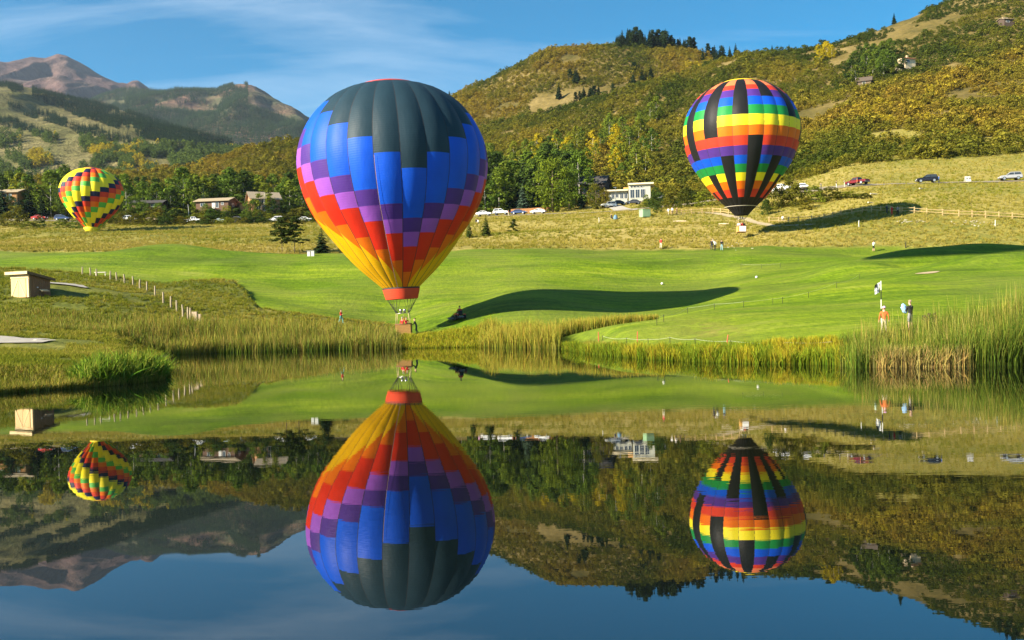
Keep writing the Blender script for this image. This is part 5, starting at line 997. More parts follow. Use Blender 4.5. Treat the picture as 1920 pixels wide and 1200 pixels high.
for i, sx in enumerate((-1, 1)):
    cx = -w1 * .06 + sx * (dw / 2 + .015); d_ = pl('door', (cx, -d1 / 2 - .035, (hf_ - .4) / 2), (dw, .06, hf_ - .42), M_PLY)
    mb = MB(); L = math.hypot(dw - .1, hf_ - .6); an = math.atan2(hf_ - .6, (dw - .1)) * (1 if sx < 0 else -1); c_, s_ = math.cos(an), math.sin(an); t = .05
    V = [(cx + c_ * a - s_ * b, y, (hf_ - .4) / 2 + s_ * a + c_ * b) for y in (-d1 / 2 - .10, -d1 / 2 - .066) for a, b in ((-L / 2, -t), (L / 2, -t), (L / 2, t), (-L / 2, t))]
    mb.add(V, [(0, 1, 2, 3), (7, 6, 5, 4), (0, 4, 5, 1), (1, 5, 6, 2), (2, 6, 7, 3), (3, 7, 4, 0)]); mb.build('diagonal_brace', M_TRIM, d_)
pl('corner_post', (w1 / 2 - .16, -d1 / 2 - .035, (hf_ - .4) / 2), (.30, .06, hf_ - .42), M_TRIM)
vb = pl('vent_hood', (w1 / 2 + .22, .1, hf_ * .52), (.42, .9, .06), M_TRIM); vb.rotation_euler = (0, R(24), 0); vb.location = (0, 0, hf_ * .1)
mb = MB(); mb.lathe([(.0, -.05), (.08, -.05), (.08, .05), (0, .05)], 10, c=(w1 / 2 + .12, -.35, hf_ * .44)); mb.build('knob_lamp', M_WHITE, sh_)
# green utility box
gb = hit(1213, 407, 150, 260); ub = empty('utility_box', gb + Vector((0, 0, -.1)), R(18)); tag(ub, 'pale green metal utility box at the foot of the driveway', 'utility box'); M_GBOX = mat('green_enamel', (.26, .42, .24), .5, .08, 2)
W_ = 19 * gb.y / FPX; mb = MB(); mb.box((0, 0, W_ * .36), (W_ * .85, W_ * .8, W_ * .72)); mb.build('cabinet', M_GBOX, ub); mb = MB(); mb.box((0, 0, W_ * .74), (W_ * .9, W_ * .86, W_ * .05)); mb.build('lid', M_GBOX, ub); mb = MB(); mb.box((0, -W_ * .405, W_ * .36), (W_ * .78, .04, W_ * .62)); mb.build('door', M_GBOX, ub)
# ------------------------------------------------------------------ vehicles
M_TYRE = mat('tyre_rubber', (.02, .02, .02), .8, .1, 4); M_RIM = mat('alloy_rim', (.55, .55, .55), .35, .1, 4, .8); M_TAIL = mat('tail_lamp', (.45, .02, .02), .3, .1, 4); M_HEAD = mat('head_lamp', (.85, .85, .8), .2, .05, 4); M_CHROME = mat('bumper_grey', (.2, .2, .2), .5, .1, 4, .3)
BODY = {'sedan': ([(-2.3, .34), (-2.32, .70), (-2.2, .92), (-1.5, .98), (.75, .98), (1.9, .88), (2.25, .72), (2.3, .36)], [(-1.75, .97), (-1.05, 1.42), (.25, 1.44), (1.15, .97)], 1.78, (-1.4, 1.4), .32),
        'suv': ([(-2.3, .42), (-2.34, .80), (-2.3, 1.08), (-1.5, 1.10), (.95, 1.10), (2.0, 1.02), (2.3, .85), (2.34, .44)], [(-2.2, 1.09), (-1.95, 1.72), (.15, 1.76), (1.05, 1.09)], 1.86, (-1.42, 1.42), .37),
        'van': ([(-2.1, .42), (-2.14, .85), (-2.12, 1.12), (-1.5, 1.14), (1.1, 1.14), (1.75, 1.1), (2.05, .92), (2.1, .44)], [(-2.06, 1.13), (-2.0, 1.86), (.5, 1.88), (.95, 1.13)], 1.82, (-1.3, 1.32), .38),
        'pickup': ([(-2.75, .50), (-2.78, 1.06), (-.75, 1.08), (-.7, 1.10), (1.2, 1.12), (2.45, 1.04), (2.7, .85), (2.72, .50)], [(-.72, 1.10), (-.62, 1.76), (.65, 1.78), (1.3, 1.11)], 1.94, (-1.7, 1.75), .40)}
def car(kind, pos, rz, paint, label, name=None):
    body, cab, w, ax, wr = BODY[kind]; r = empty(name or {'sedan': 'parked_car', 'suv': 'parked_suv', 'van': 'parked_van', 'pickup': 'pickup_truck'}[kind], pos, rz)
    def shell(poly, w0, w1, zlo, zhi):
        mb = MB(); n = len(poly); V = []
        for s_ in (-1, 1):
            for x, z in poly: t = (z - zlo) / (zhi - zlo); V.append((x, s_ * (w0 + (w1 - w0) * t) / 2, z))
        mb.add(V, [tuple(range(n)), tuple(range(2 * n - 1, n - 1, -1))] + [(i, i + n, (i + 1) % n + n, (i + 1) % n) for i in range(n)]); return mb
    mb = shell(body, w, w * .95, body[0][1], 1.1)
    b = mb.build('body', paint, r); bv = b.modifiers.new('bevel', 'BEVEL'); bv.width = .08; bv.segments = 2; bv.limit_method = 'ANGLE'
    cb = shell(cab, w * .94, w * .76, cab[0][1], cab[2][1]).build('cabin', paint, r); bv = cb.modifiers.new('bevel', 'BEVEL'); bv.width = .06; bv.segments = 2
    # glass: sides split in two, windscreen, rear
    z0, z1 = cab[0][1], cab[1][1]
    def P(x, z, s_): t = (z - cab[0][1]) / (cab[2][1] - cab[0][1]); return (x, s_ * ((w * .94 + (w * .76 - w * .94) * t) / 2 + .012), z)
    lx = lambda z: cab[0][0] + (cab[1][0] - cab[0][0]) * (z - z0) / (z1 - z0); rx_ = lambda z: cab[3][0] + (cab[2][0] - cab[3][0]) * (z - z0) / (z1 - z0); za, zb = z0 + .06, z1 - .09; mid = (lx(za) + rx_(za)) / 2
    for s_ in (-1, 1):
        for a0, a1, b0, b1 in ((lx(za) + .14, mid - .05, lx(zb) + .12, mid - .05), (mid + .05, rx_(za) - .16, mid + .05, rx_(zb) - .12)):
            mb = MB(); V = [P(a0, za, s_), P(a1, za, s_), P(b1, zb, s_), P(b0, zb, s_)]; mb.add(V, [(0, 1, 2, 3)]); mb.build('side_window', M_GLASS, r)
    for nm, xf, sg in (('windscreen', rx_, 1), ('rear_window', lx, -1)):
        mb = MB(); V = [(xf(z) + sg * .02, yy, z + .01) for z, yy in ((za, -w * .40), (za, w * .40), (zb, w * .35), (zb, -w * .35))]; mb.add(V, [(0, 1, 2, 3)]); mb.build(nm, M_GLASS, r)
    for x in ax:
        for s_ in (-1, 1):
            mb = MB(); y = s_ * (w / 2 - .10); n = 14
            for rr, yo, in ((wr, .11),): 
                V = [(x + rr * math.cos(6.2832 * k / n), y + o_, wr + rr * math.sin(6.2832 * k / n)) for o_ in (-.11, .11) for k in range(n)]; mb.add(V, [(k, (k + 1) % n, (k + 1) % n + n, k + n) for k in range(n)] + [tuple(range(n)), tuple(range(2 * n - 1, n - 1, -1))])
            wh = mb.build('wheel', M_TYRE, r); mb = MB(); V = [(x + wr * .68 * math.cos(6.2832 * k / n), y + s_ * o_, wr + wr * .68 * math.sin(6.2832 * k / n)) for o_ in (.10, .125) for k in range(n)]; mb.add(V, [(k, (k + 1) % n, (k + 1) % n + n, k + n) for k in range(n)] + [tuple(range(2 * n - 1, n - 1, -1))]); mb.build('rim', M_RIM, wh)
    xf, xr = max(p[0] for p in body), min(p[0] for p in body)
    for s_ in (-1, 1):
        mb = MB(); mb.box((xf - .03, s_ * w * .36, .74), (.10, .34, .14)); mb.build('headlight', M_HEAD, r); mb = MB(); mb.box((xr + .02, s_ * w * .40, .86), (.08, .22, .22)); mb.build('tail_light', M_TAIL, r); mb = MB(); mb.box((rx_(z0) - .15, s_ * (w / 2 + .05), z0 + .08), (.12, .14, .12)); mb.build('mirror', paint, r)
    for x in (xf, xr): mb = MB(); mb.box((x, 0, .52), (.10, w * .94, .18)); mb.build('bumper', M_CHROME, r)
    if kind == 'pickup':
        mb = MB(); mb.box((-1.74, 0, 1.09), (1.9, w * .78, .03)); mb.build('bed_liner', M_TYRE, r)
    else:
        mb = MB(); [mb.tube([(cab[1][0] + .1, s_ * w * .34, z1 + .07), (cab[2][0] - .1, s_ * w * .34, z1 + .07)], .03, 5) for s_ in (-1, 1)]; mb.build('roof_rail', M_CHROME, r) if kind == 'suv' else None
    tag(r, label, {'pickup': 'truck', 'van': 'van'}.get(kind, 'car')); return r
def paintm(n, c): return mat('paint_' + n, c, .25, .04, 1, .1, .6)
PW, PR, PB, PN, PS, PT, PM, PK = paintm('white', (.78, .78, .76)), paintm('red', (.50, .03, .02)), paintm('blue', (.03, .055, .14)), paintm('black', (.012, .012, .018)), paintm('silver', (.33, .34, .36)), paintm('tan', (.45, .34, .22)), paintm('maroon', (.16, .012, .015)), paintm('pale', (.55, .66, .62))
def road_dir(px):
    P_ = [Vector((x, y)) for x, y in ROAD]; X0 = (px - 960) / FPX
    i = min(range(len(P_) - 1), key=lambda k: abs((P_[k] + P_[k + 1]).x / (P_[k] + P_[k + 1]).y - X0)); t = P_[i + 1] - P_[i]; return math.atan2(t.y, t.x)
def onroad(px, off=0.0):
    X0 = (px - 960) / FPX; best = None
    for (x0, y0), (x1, y1) in zip(ROAD, ROAD[1:]):
        t = (X0 * y0 - x0) / ((x1 - x0) - X0 * (y1 - y0))
        if 0 <= t <= 1: best = (x0 + t * (x1 - x0), y0 + t * (y1 - y0))
    x, y = best; return Vector((x, y + off, Z(x, y + off) + .17))
for px, off, kd, pm, flip, lb in [(81, 0, 'sedan', PR, 0, 'bright red car parked on the road at the left'), (124, 0, 'suv', PB, 0, 'dark blue suv parked left of the checkered balloon'), (252, -1, 'van', PW, 0, 'white boxy jeep parked right of the checkered balloon'), (292, 0, 'sedan', PT, 0, 'tan car half hidden by bushes right of the white jeep'),
    (371, -1, 'pickup', PW, 0, 'white pickup truck with dark cab side parked below the long brown house'), (419, -1, 'sedan', PK, 1, 'pale greenish white sedan parked right of the pickup'), (456, 0, 'suv', PN, 0, 'dark suv half hidden behind a bush'), (522, 1, 'suv', PW, 1, 'white suv parked behind the two slender pines'), (577, 1, 'sedan', PW, 0, 'white car beside the left flank of the big balloon'),
    (912, 1, 'sedan', PW, 0, 'white sedan parked at the right flank of the big balloon'), (944, 2, 'suv', PW, 0, 'white suv parked in front of the blue spruce'), (978, 2, 'sedan', PB, 0, 'dark car right of the white suv, before the orange fence'), (1014, 2, 'sedan', PW, 1, 'white car at the left foot of the large cottonwood'),
    (1468, 0, 'pickup', PW, 0, 'white pickup partly hidden behind the bush beside the rainbow balloon'), (1508, 0, 'suv', PW, 0, 'white suv on the road right of the rainbow balloon'), (1611, 0, 'pickup', PM, 1, 'dark red pickup truck on the hillside road'), (1741, 0, 'suv', PN, 1, 'black suv with a person at its rear on the hillside road'), (1897, 0, 'suv', PS, 1, 'silver grey suv at the right end of the hillside road')]:
    rz = road_dir(px) + (math.pi if flip else 0)
    if px == 1508: rz -= .5
    car(kd, onroad(px, off), rz, pm, lb)
for px, D, kd, pm, rz, lb in [(1145, 272, 'suv', PW, R(200), 'white suv parked left of the driveway below the modern house'), (1165, 276, 'sedan', PN, R(12), 'dark sedan parked before the modern house windows'), (1191, 271, 'sedan', paintm('grey', (.10, .10, .11)), R(190), 'grey car parked right before the modern house'), (1247, 268, 'suv', PS, R(195), 'silver suv among bushes right of the modern house')]:
    car(kd, up(px, D, 0) if False else at(px, D, .15), rz, pm, lb)
# ------------------------------------------------------------------ fences, posts, ropes, poles
M_RAIL = mat('weathered_rail', (.50, .36, .17), .85, .2, 5); M_POSTG = mat('grey_post', (.38, .31, .20), .9, .25, 6); M_ROPEW = mat('white_rope', (.36, .38, .26), .8, .1, 5)
def rail_fence(pts, label, sp=2.2):
    P_ = [Vector((x, y, 0)) for x, y in pts]; q = [P_[0]]
    for a, b in zip(P_, P_[1:]):
        n = max(1, round((b - a).length / sp)); q += [a.lerp(b, (k + 1) / n) for k in range(n)]
    for v in q: v.z = Z(v.x, v.y)
    r = empty('rail_fence', q[0]); tag(r, label, 'fence', 'split-rail fences on the dry slope'); mb = MB(); mb.box((0, 0, .5), (.16, .14, 1.4)); p0 = mb.build('post', M_RAIL); me = p0.data; bpy.data.objects.remove(p0)
    mb = MB(); mb.tube([(-.5, 0, 0), (0, .01, .01), (.5, 0, 0)], .055, 5); r0 = mb.build('rail', M_RAIL); mr = r0.data; bpy.data.objects.remove(r0)
    for i, v in enumerate(q):
        o = bpy.data.objects.new('post', me); link(o, r); o.location = v - q[0]; o.rotation_euler = (random.uniform(-.05, .05), random.uniform(-.05, .05), 0)
        if i + 1 < len(q):
            for z in (.45, .95):
                a, b = v + Vector((0, 0, z + random.uniform(-.06, .06))), q[i + 1] + Vector((0, 0, z + random.uniform(-.06, .06))); o = bpy.data.objects.new('rail', mr); link(o, r); o.location = (a + b) / 2 - q[0] + Vector((0, -.09, 0)); o.rotation_euler = (b - a).to_track_quat('X', 'Z').to_euler(); o.scale = ((b - a).length * 1.04, 1, 1)
    return r
rail_fence([tuple(hit(*q, 165, 240).xy) for q in [(1262, 404), (1300, 402), (1340, 400), (1384, 404)]], 'rail fence along the footpath left of the rainbow balloon mouth')
rail_fence([tuple(hit(*q, 155, 230).xy) for q in [(1445, 418), (1500, 417), (1548, 412), (1580, 405), (1620, 399), (1690, 400)]], 'rail fence running into the rainbow balloon shadow')
rail_fence([tuple(hit(*q, 155, 230).xy) for q in [(1694, 400), (1740, 402), (1800, 406), (1850, 408), (1900, 411), (1960, 414)]], 'rail fence on the sunlit slope at the right edge')
def stake(px, py, h, name, lb, group, m, w=.12, D0=80, D1=160, lean=.06, cat='post'):
    b = hit(px, py, D0, D1); mb = MB(); mb.tube([(0, 0, -.2), (random.uniform(-lean, lean) * .5, 0, h * .5), (random.uniform(-lean, lean), 0, h)], [w * .55, w * .5, w * .42], 7); o = mb.build(name, m); o.location = b; tag(o, lb, cat, group); return o
for i, (px, py) in enumerate([(158, 515), (173, 517), (185, 520), (210, 524), (222, 527), (236, 531), (252, 535), (265, 541), (278, 546), (293, 556), (308, 568), (322, 577), (333, 585), (344, 594), (353, 599), (358, 601)]):
    stake(px, py, 1.0 + .02 * i, 'fence_post', ['first', 'second', 'third', 'fourth', 'fifth', 'sixth', 'seventh', 'eighth', 'ninth', 'tenth', 'eleventh', 'twelfth', 'thirteenth', 'fourteenth', 'fifteenth', 'sixteenth'][i] + ' grey fence post from the top of the line down the left rough', 'fence posts down the left rough', M_POSTG, .20)
g = hit(366, 603, 85, 115); mb = MB(); mb.box((0, 0, .45), (.5, .3, 1.1)); mb.box((.45, .05, .35), (.35, .25, .8)); o = mb.build('stile', mat('pale_timber', (.5, .38, .26), .85, .2, 4)); o.location = g; tag(o, 'short pale timber stile ending the fence line at the reeds', 'stile')
g = hit(192, 518, 90, 150); mb = MB(); [mb.box((x, 0, .25), (.1, .1, .6)) for x in (-.6, .6)]; mb.box((0, 0, .5), (1.5, .35, .08)); o = mb.build('bench', mat('white_bench_wood', (.7, .66, .55), .7)); o.location = g; tag(o, 'small pale bench among the fence posts on the left rough', 'bench')
def rope(pts, lb, sag=.12, h=.6, D0=50, D1=160):
    q = [hit(px, py, D0, D1) for px, py in pts]; r = empty('rope_barrier', q[0]); tag(r, lb, 'rope barrier', 'rope barriers on the golf course'); mb = MB(); mb.tube([(0, 0, -.1), (0, 0, h + .05)], .022, 6); s0 = mb.build('stake', M_BLACKM); me = s0.data; bpy.data.objects.remove(s0)
    for v in q: o = bpy.data.objects.new('stake', me); link(o, r); o.location = v - q[0]
    for a, b in zip(q, q[1:]):
        mb = MB(); L = (b - a).length; mb.tube([a.lerp(b, t) - q[0] + Vector((0, 0, h - sag * 4 * t * (1 - t) * L * .12)) for t in np.linspace(0, 1, 9)], .010, 5); mb.build('rope', M_ROPEW, r)
    return r
rope([(1232, 610), (1245, 604), (1290, 588), (1340, 581), (1395, 577), (1450, 571), (1468, 569), (1517, 559), (1570, 540), (1613, 523)], 'white rope barrier on black stakes curving up the right fairway', .12, .55, 60, 150)
rope([(1130, 641), (1175, 645), (1215, 647), (1256, 644), (1303, 648), (1370, 652), (1480, 656), (1560, 655)], 'white rope barrier on stakes along the pond edge, right side', .2, .42, 48, 100)
rope([(1391, 503), (1430, 504), (1465, 502)], 'short rope barrier on the middle fairway', .12, .6, 100, 150)
for px, py in ((1122, 641), (1195, 642), (1364, 652)): stake(px, py, .8, 'red_stake', 'thin red marker stake on the pond edge beside the rope', 'red marker stakes at the pond edge', mat('red_stake_paint', (.5, .10, .05), .6), .07, 48, 110, cat='stake')
for px, py, lb in ((966, 422, 'white marker post on the dry slope below the grove'), (1127, 418, 'white marker post on the dry slope left of the driveway'), (1868, 424, 'white marker post on the dry slope at the far right'), (1613, 425, 'small white marker post below the rainbow balloon shadow'), (1700, 467, 'black marker post beside the upper sand bunker')):
    stake(px, py, 1.1, 'marker_post', lb, None, M_BLACKM if 'black' in lb else M_WHITE, .14, 140, 260)
fp = hit(1653, 619, 55, 110); D_ = fp.y; fl = empty('golf_flag', fp); tag(fl, 'golf flagstick with a small white and black flag behind the cattails', 'flag'); H_ = (619 - 532) / FPX * D_
for i in range(5): mb = MB(); mb.tube([(0, 0, H_ * i / 5), (0, 0, H_ * (i + 1) / 5)], .028, 6); mb.build('pole_section', M_BLACKM if i % 2 else M_WHITE, fl)
for i in range(3):
    for j in range(3):
        mb = MB(); a = H_ * .19 / 3; V = [(-.05 - .11 * (jj) - .03 * math.sin(jj * 2.1 + (i + ii)), .05 * math.sin(jj * 1.7 + ii), H_ * (.97 - .07 * (i + ii)) - .05 * jj) for ii in (0, 1) for jj in (j, j + 1)]; V2 = [(x, y + .012, z) for x, y, z in V]
        mb.add(V + V2, [(0, 1, 3, 2), (4, 6, 7, 5), (0, 4, 5, 1), (2, 3, 7, 6), (0, 2, 6, 4), (1, 5, 7, 3)]); mb.build('flag_check', M_BLACKM if (i == 2 and j == 0) or (i == 0 and j == 2) else M_WHITE, fl)
fb = at(359, 292); mb = MB(); mb.tube([(0, 0, 0), (.2, 0, 3.2), (.0, 0, 5.6)], [.10, .08, .05], 6); o = mb.build('flagpole', M_WHITE); o.location = fb; tag(o, 'white bare pole leaning above the pickup truck', 'pole')
lp = at(1159, 274); lm = empty('lamp_post', lp); tag(lm, 'thin street lamp standing before the modern house', 'lamp post'); mb = MB(); mb.tube([(0, 0, 0), (0, 0, 5.6)], .07, 6); mb.build('pole', M_STEEL, lm); mb = MB(); mb.box((-.2, 0, 5.65), (.9, .3, .16)); mb.build('lamp_head', M_STEEL, lm)
# orange slat fence behind the cars by the grove
of = empty('slat_fence', at(960, 279)); tag(of, 'orange brown wooden fence behind the parked cars by the grove', 'fence'); o0 = of.location.copy(); mb = MB(); mb.box((0, 0, .75), (.22, .04, 1.5)); s0 = mb.build('slat', mat('orange_wood', (.42, .20, .08), .8, .2)); me = s0.data; bpy.data.objects.remove(s0)
for i in range(52):
    v = at(963 + i * 1.42, 279 - i * .04); o = bpy.data.objects.new('slat', me); link(o, of); o.location = v - o0
# white A-frame sign by the road
sg = onroad(1803, -3.4); ab = empty('sandwich_board', sg, R(6)); tag(ab, 'white double folding sign board standing on the hillside road verge', 'sign')
for sx in (-.32, .32):
    for s_ in (-1, 1): mb = MB(); mb.box((sx, s_ * .22, .65), (.62, .04, 1.25), rx=s_ * R(16)); mb.build('board', M_WHITE, ab)
    mb = MB(); mb.box((sx, -.285, .85), (.36, .02, .10), rx=R(-16)); mb.box((sx, -.26, .62), (.30, .02, .06), rx=R(-16)); mb.build('lettering', M_BLACKM, ab)
# white golf-course bin pair by the spruce, rocks and timbers on the slope
wbx = hit(590, 480, 130, 175); o = MB(); o.box((0, 0, .35), (.5, .4, .9)); o.box((-.62, 0, .30), (.45, .4, .8)); o.box((-.3, -.02, .80), (1.2, .44, .06)); o = o.build('ball_washer', M_WHITE); o.location = wbx; tag(o, 'white box stand at the foot of the dark spruce on the fairway edge', 'stand')
M_ROCK = mat('pale_rock', (.40, .36, .28), .9, .2, 3, bump=.5); rk = random.Random(5); RK = []
for k in range(4):
    bm = bmesh.new(); bmesh.ops.create_icosphere(bm, subdivisions=1, radius=.5)
    for v in bm.verts: v.co *= rk.uniform(.7, 1.2); v.co.z *= .6
    me = bpy.data.meshes.new('rock'); bm.to_mesh(me); bm.free(); me.materials.append(M_ROCK); RK.append(me)
def rocks(n, c, sx, sy, lb, grp):
    for i in range(n):
        px, py = c[0] + rk.uniform(-sx, sx), c[1] + rk.gauss(0, sy); b = hit(px, py, 140, 230); o = bpy.data.objects.new('rock', rk.choice(RK)); link(o); o.location = b; s_ = rk.uniform(.2, .45); o.scale = (s_ * 1.3, s_, s_); o.rotation_euler = (0, 0, rk.uniform(0, 6)); tag(o, lb, 'rock', grp)
rocks(26, (1710, 416), 25, 2, 'pale stone in the row below the rail fence, under the shadow tip', 'stones below the shadow tip'); rocks(36, (1830, 418), 45, 3, 'pale stone in the row below the rail fence at the far right', 'stones at the far right slope'); rocks(30, (1380, 457), 35, 6, 'pale stone scattered on the dry slope under the rainbow balloon basket', 'stones under the rainbow balloon')
for px, py, L, rz, lb in ((1645, 365, 3.2, .5, 'pale log lying on the slope below the red pickup, upper one'), (1636, 381, 2.0, .6, 'short pale log lying on the slope above the fence'), (1733, 355, 2.2, .5, 'pale log lying on the slope below the black suv'), (1278, 416, 2.6, -.1, 'pale timber lying on the dry slope left of the rainbow balloon'), (1360, 421, 2.0, -.3, 'pale timber lying on the dry slope near the rainbow balloon basket')):
    b = hit(px, py, 140, 240); mb = MB(); mb.tube([(-L / 2, 0, .12), (0, .03, .14), (L / 2, 0, .10)], [.16, .15, .11], 7); o = mb.build('log', mat('bleached_log', (.62, .52, .36), .85, .15, 5)); o.location = b; o.rotation_euler = (0, 0, rz); tag(o, lb, 'log')
# ------------------------------------------------------------------ people: one skinned body each, posed
M_SKIN = mat('skin', (.55, .33, .22), .6, .08, 6); M_HAIR = mat('hair_brown', (.06, .035, .02), .7, .2, 12); M_SHOE = mat('shoe_leather', (.06, .05, .045), .6, .15, 8)
def cloth(n, c): return mat('cloth_' + n, c, .85, .12, 7, bump=.2)
CL = {k: cloth(k, c) for k, c in dict(red=(.50, .03, .025), white=(.75, .74, .70), black=(.015, .015, .018), denim=(.28, .46, .52), navy=(.02, .03, .06), cream=(.66, .60, .46), orange=(.55, .13, .03), grey=(.24, .23, .22), teal=(.10, .32, .30), blue=(.05, .12, .32), pink=(.66, .36, .55), brown=(.12, .08, .05), mint=(.5, .68, .52), khaki=(.42, .36, .24), purple=(.12, .04, .14)).items()}
JR = dict(pelvis=(.155, .115), spine=(.145, .105), chest=(.17, .12), neck=(.062, .062), jaw=(.072, .085), head=(.085, .105), top=(.055, .065), nose=(.012, .012),
          hip=(.092, .095), knee=(.058, .062), calf=(.055, .06), ankle=(.036, .04), toe=(.036, .028), sh=(.066, .066), elbow=(.042, .042), wrist=(.028, .024), palm=(.036, .018), fin=(.0085, .0085), ear=(.010, .016))
def skeleton(pose):
    """joints of a figure about 1.75 m tall, facing -Y"""
    lean, L = pose.get('lean', 0), {}
    def rot(p, a, c): dz, dy = p[2] - c[2], p[1] - c[1]; return (p[0], c[1] + dy * math.cos(a) - dz * math.sin(a), c[2] + dz * math.cos(a) + dy * math.sin(a))
    pz = pose.get('pelvis', .95); pc = (0, 0, pz); tr = lambda p: rot((p[0], p[1], p[2] - .95 + pz), lean, pc)
    V = {'pelvis': pc, 'spine': tr((0, .01, 1.13)), 'chest': tr((0, 0, 1.34)), 'neck': tr((0, .005, 1.50))}
    hd = pose.get('head', (0, 0)); hb = V['neck']; h = lambda x, y, z: (hb[0] + x + hd[0] * z, hb[1] + y + hd[1] * z, hb[2] + z)
    V.update(jaw=h(0, -.02, .08), head=h(0, -.005, .17), top=h(0, .0, .245), nose=h(0, -.125, .12), earL=h(-.092, .0, .13), earR=h(.092, .0, .13))
    E = [('pelvis', 'spine'), ('spine', 'chest'), ('chest', 'neck'), ('neck', 'jaw'), ('jaw', 'head'), ('head', 'top'), ('jaw', 'nose'), ('head', 'earL'), ('head', 'earR')]
    for s, sg in (('L', -1), ('R', 1)):
        a = pose['arm' + s]; l = pose['leg' + s]; V['sh' + s] = tr((sg * .19, 0, 1.43)); ap = [tr((sg * p[0], p[1], p[2])) for p in a]
        V['elbow' + s], V['wrist' + s] = ap; e, w = Vector(ap[0]), Vector(ap[1]); d = (w - e).normalized(); V['palm' + s] = tuple(w + d * .075); side = d.cross(Vector((0, 1, .2))).normalized(); nrm = d.cross(side)
        E += [('chest', 'sh' + s), ('sh' + s, 'elbow' + s), ('elbow' + s, 'wrist' + s), ('wrist' + s, 'palm' + s)]
        for k, (o, ln) in enumerate(((-.03, .062), (-.01, .075), (.01, .07), (.028, .055))):
            k1 = Vector(V['palm' + s]) + side * o + d * ln * .55; V['finA%d%s' % (k, s)] = tuple(k1); V['finB%d%s' % (k, s)] = tuple(k1 + d * ln * .4 + nrm * .02); E += [('palm' + s, 'finA%d%s' % (k, s)), ('finA%d%s' % (k, s), 'finB%d%s' % (k, s))]
        t1 = w + d * .02 - side * .045; V['finT' + s] = tuple(t1); V['finU' + s] = tuple(t1 + d * .045 - side * .012); E += [('wrist' + s, 'finT' + s), ('finT' + s, 'finU' + s)]
        V['hip' + s] = (sg * .095, pc[1], pz - .05); V['knee' + s], V['ankle' + s] = [(sg * p[0], p[1], p[2]) for p in l[:2]]; kn, an = Vector(V['knee' + s]), Vector(V['ankle' + s]); V['calf' + s] = tuple(kn.lerp(an, .35) + Vector((0, .015, 0)))
        V['toe' + s] = tuple(an + Vector((sg * .02, -.17 if len(l) < 3 else l[2][1], -.045 if len(l) < 3 else l[2][2]))); E += [('pelvis', 'hip' + s), ('hip' + s, 'knee' + s), ('knee' + s, 'calf' + s), ('calf' + s, 'ankle' + s), ('ankle' + s, 'toe' + s)]
    return V, E
A_DOWN = [(.27, .02, 1.14), (.29, -.05, .90)]; A_HIP = [(.33, .06, 1.18), (.20, -.10, 1.06)]; A_FACE = [(.24, -.16, 1.24), (.06, -.25, 1.52)]; A_FWD = [(.26, -.10, 1.18), (.20, -.36, 1.20)]; A_BACK = [(.27, .14, 1.16), (.28, .10, .92)]; A_UP = [(.30, -.05, 1.62), (.26, -.12, 1.88)]
L_ST = [(.10, -.02, .50), (.11, .01, .08)]; L_F = [(.10, -.20, .52), (.10, -.26, .09)]; L_B = [(.10, .06, .50), (.10, .34, .14)]
POSES = {'stand': dict(armL=A_DOWN, armR=A_DOWN, legL=L_ST, legR=[(.12, -.04, .50), (.15, -.02, .08)]), 'walk': dict(armL=A_FWD, armR=A_BACK, legL=L_B, legR=L_F, pelvis=.92, lean=.08), 'photo': dict(armL=A_FACE, armR=A_FACE, legL=L_ST, legR=[(.13, -.03, .50), (.17, -.02, .08)], head=(0, -.1)),
         'point': dict(armL=A_DOWN, armR=A_UP, legL=L_ST, legR=L_ST), 'hips': dict(armL=A_HIP, armR=A_DOWN, legL=L_ST, legR=[(.12, -.04, .50), (.16, -.03, .08)]), 'hold': dict(armL=[(.24, -.12, 1.16), (.06, -.30, 1.26)], armR=[(.25, -.10, 1.16), (.08, -.28, 1.18)], legL=L_ST, legR=[(.11, -.02, .5), (.13, .0, .08)], head=(-.15, -.25)),
         'lean': dict(armL=[(.24, -.18, 1.22), (.16, -.42, 1.18)], armR=[(.24, -.18, 1.22), (.16, -.42, 1.18)], legL=[(.10, .0, .50), (.10, .22, .09)], legR=[(.12, -.08, .50), (.12, .04, .08)], lean=.35), 'sit': dict(armL=[(.25, -.14, 1.18), (.16, -.36, 1.14)], armR=[(.25, -.14, 1.18), (.16, -.36, 1.14)], legL=[(.14, -.44, .52), (.15, -.52, .10)], legR=[(.14, -.44, .52), (.15, -.52, .10)], pelvis=.50),
         'crouch': dict(armL=[(.24, -.2, 1.15), (.14, -.42, 1.10)], armR=[(.24, -.2, 1.15), (.14, -.42, 1.10)], legL=[(.13, -.36, .46), (.13, -.02, .09)], legR=[(.15, -.34, .48), (.16, -.04, .09)], pelvis=.40, lean=.45)}
ZN = {'pelvis': 'legs', 'hip': 'legs', 'knee': 'legs', 'calf': 'shin', 'ankle': 'shin', 'toe': 'shoe', 'spine': 'top', 'chest': 'top', 'sh': 'top', 'elbow': 'top', 'wrist': 'fore', 'palm': 'skin', 'fin': 'skin', 'neck': 'skin', 'jaw': 'skin', 'head': 'skin', 'top': 'skin', 'nose': 'skin', 'ear': 'skin'}
_pm = {}
def base_key(k):
    for q in ('finA', 'finB', 'finT', 'finU'):
        if k.startswith(q): return 'fin'
    k = k[:-1] if k[-1] in 'LR' else k; return k
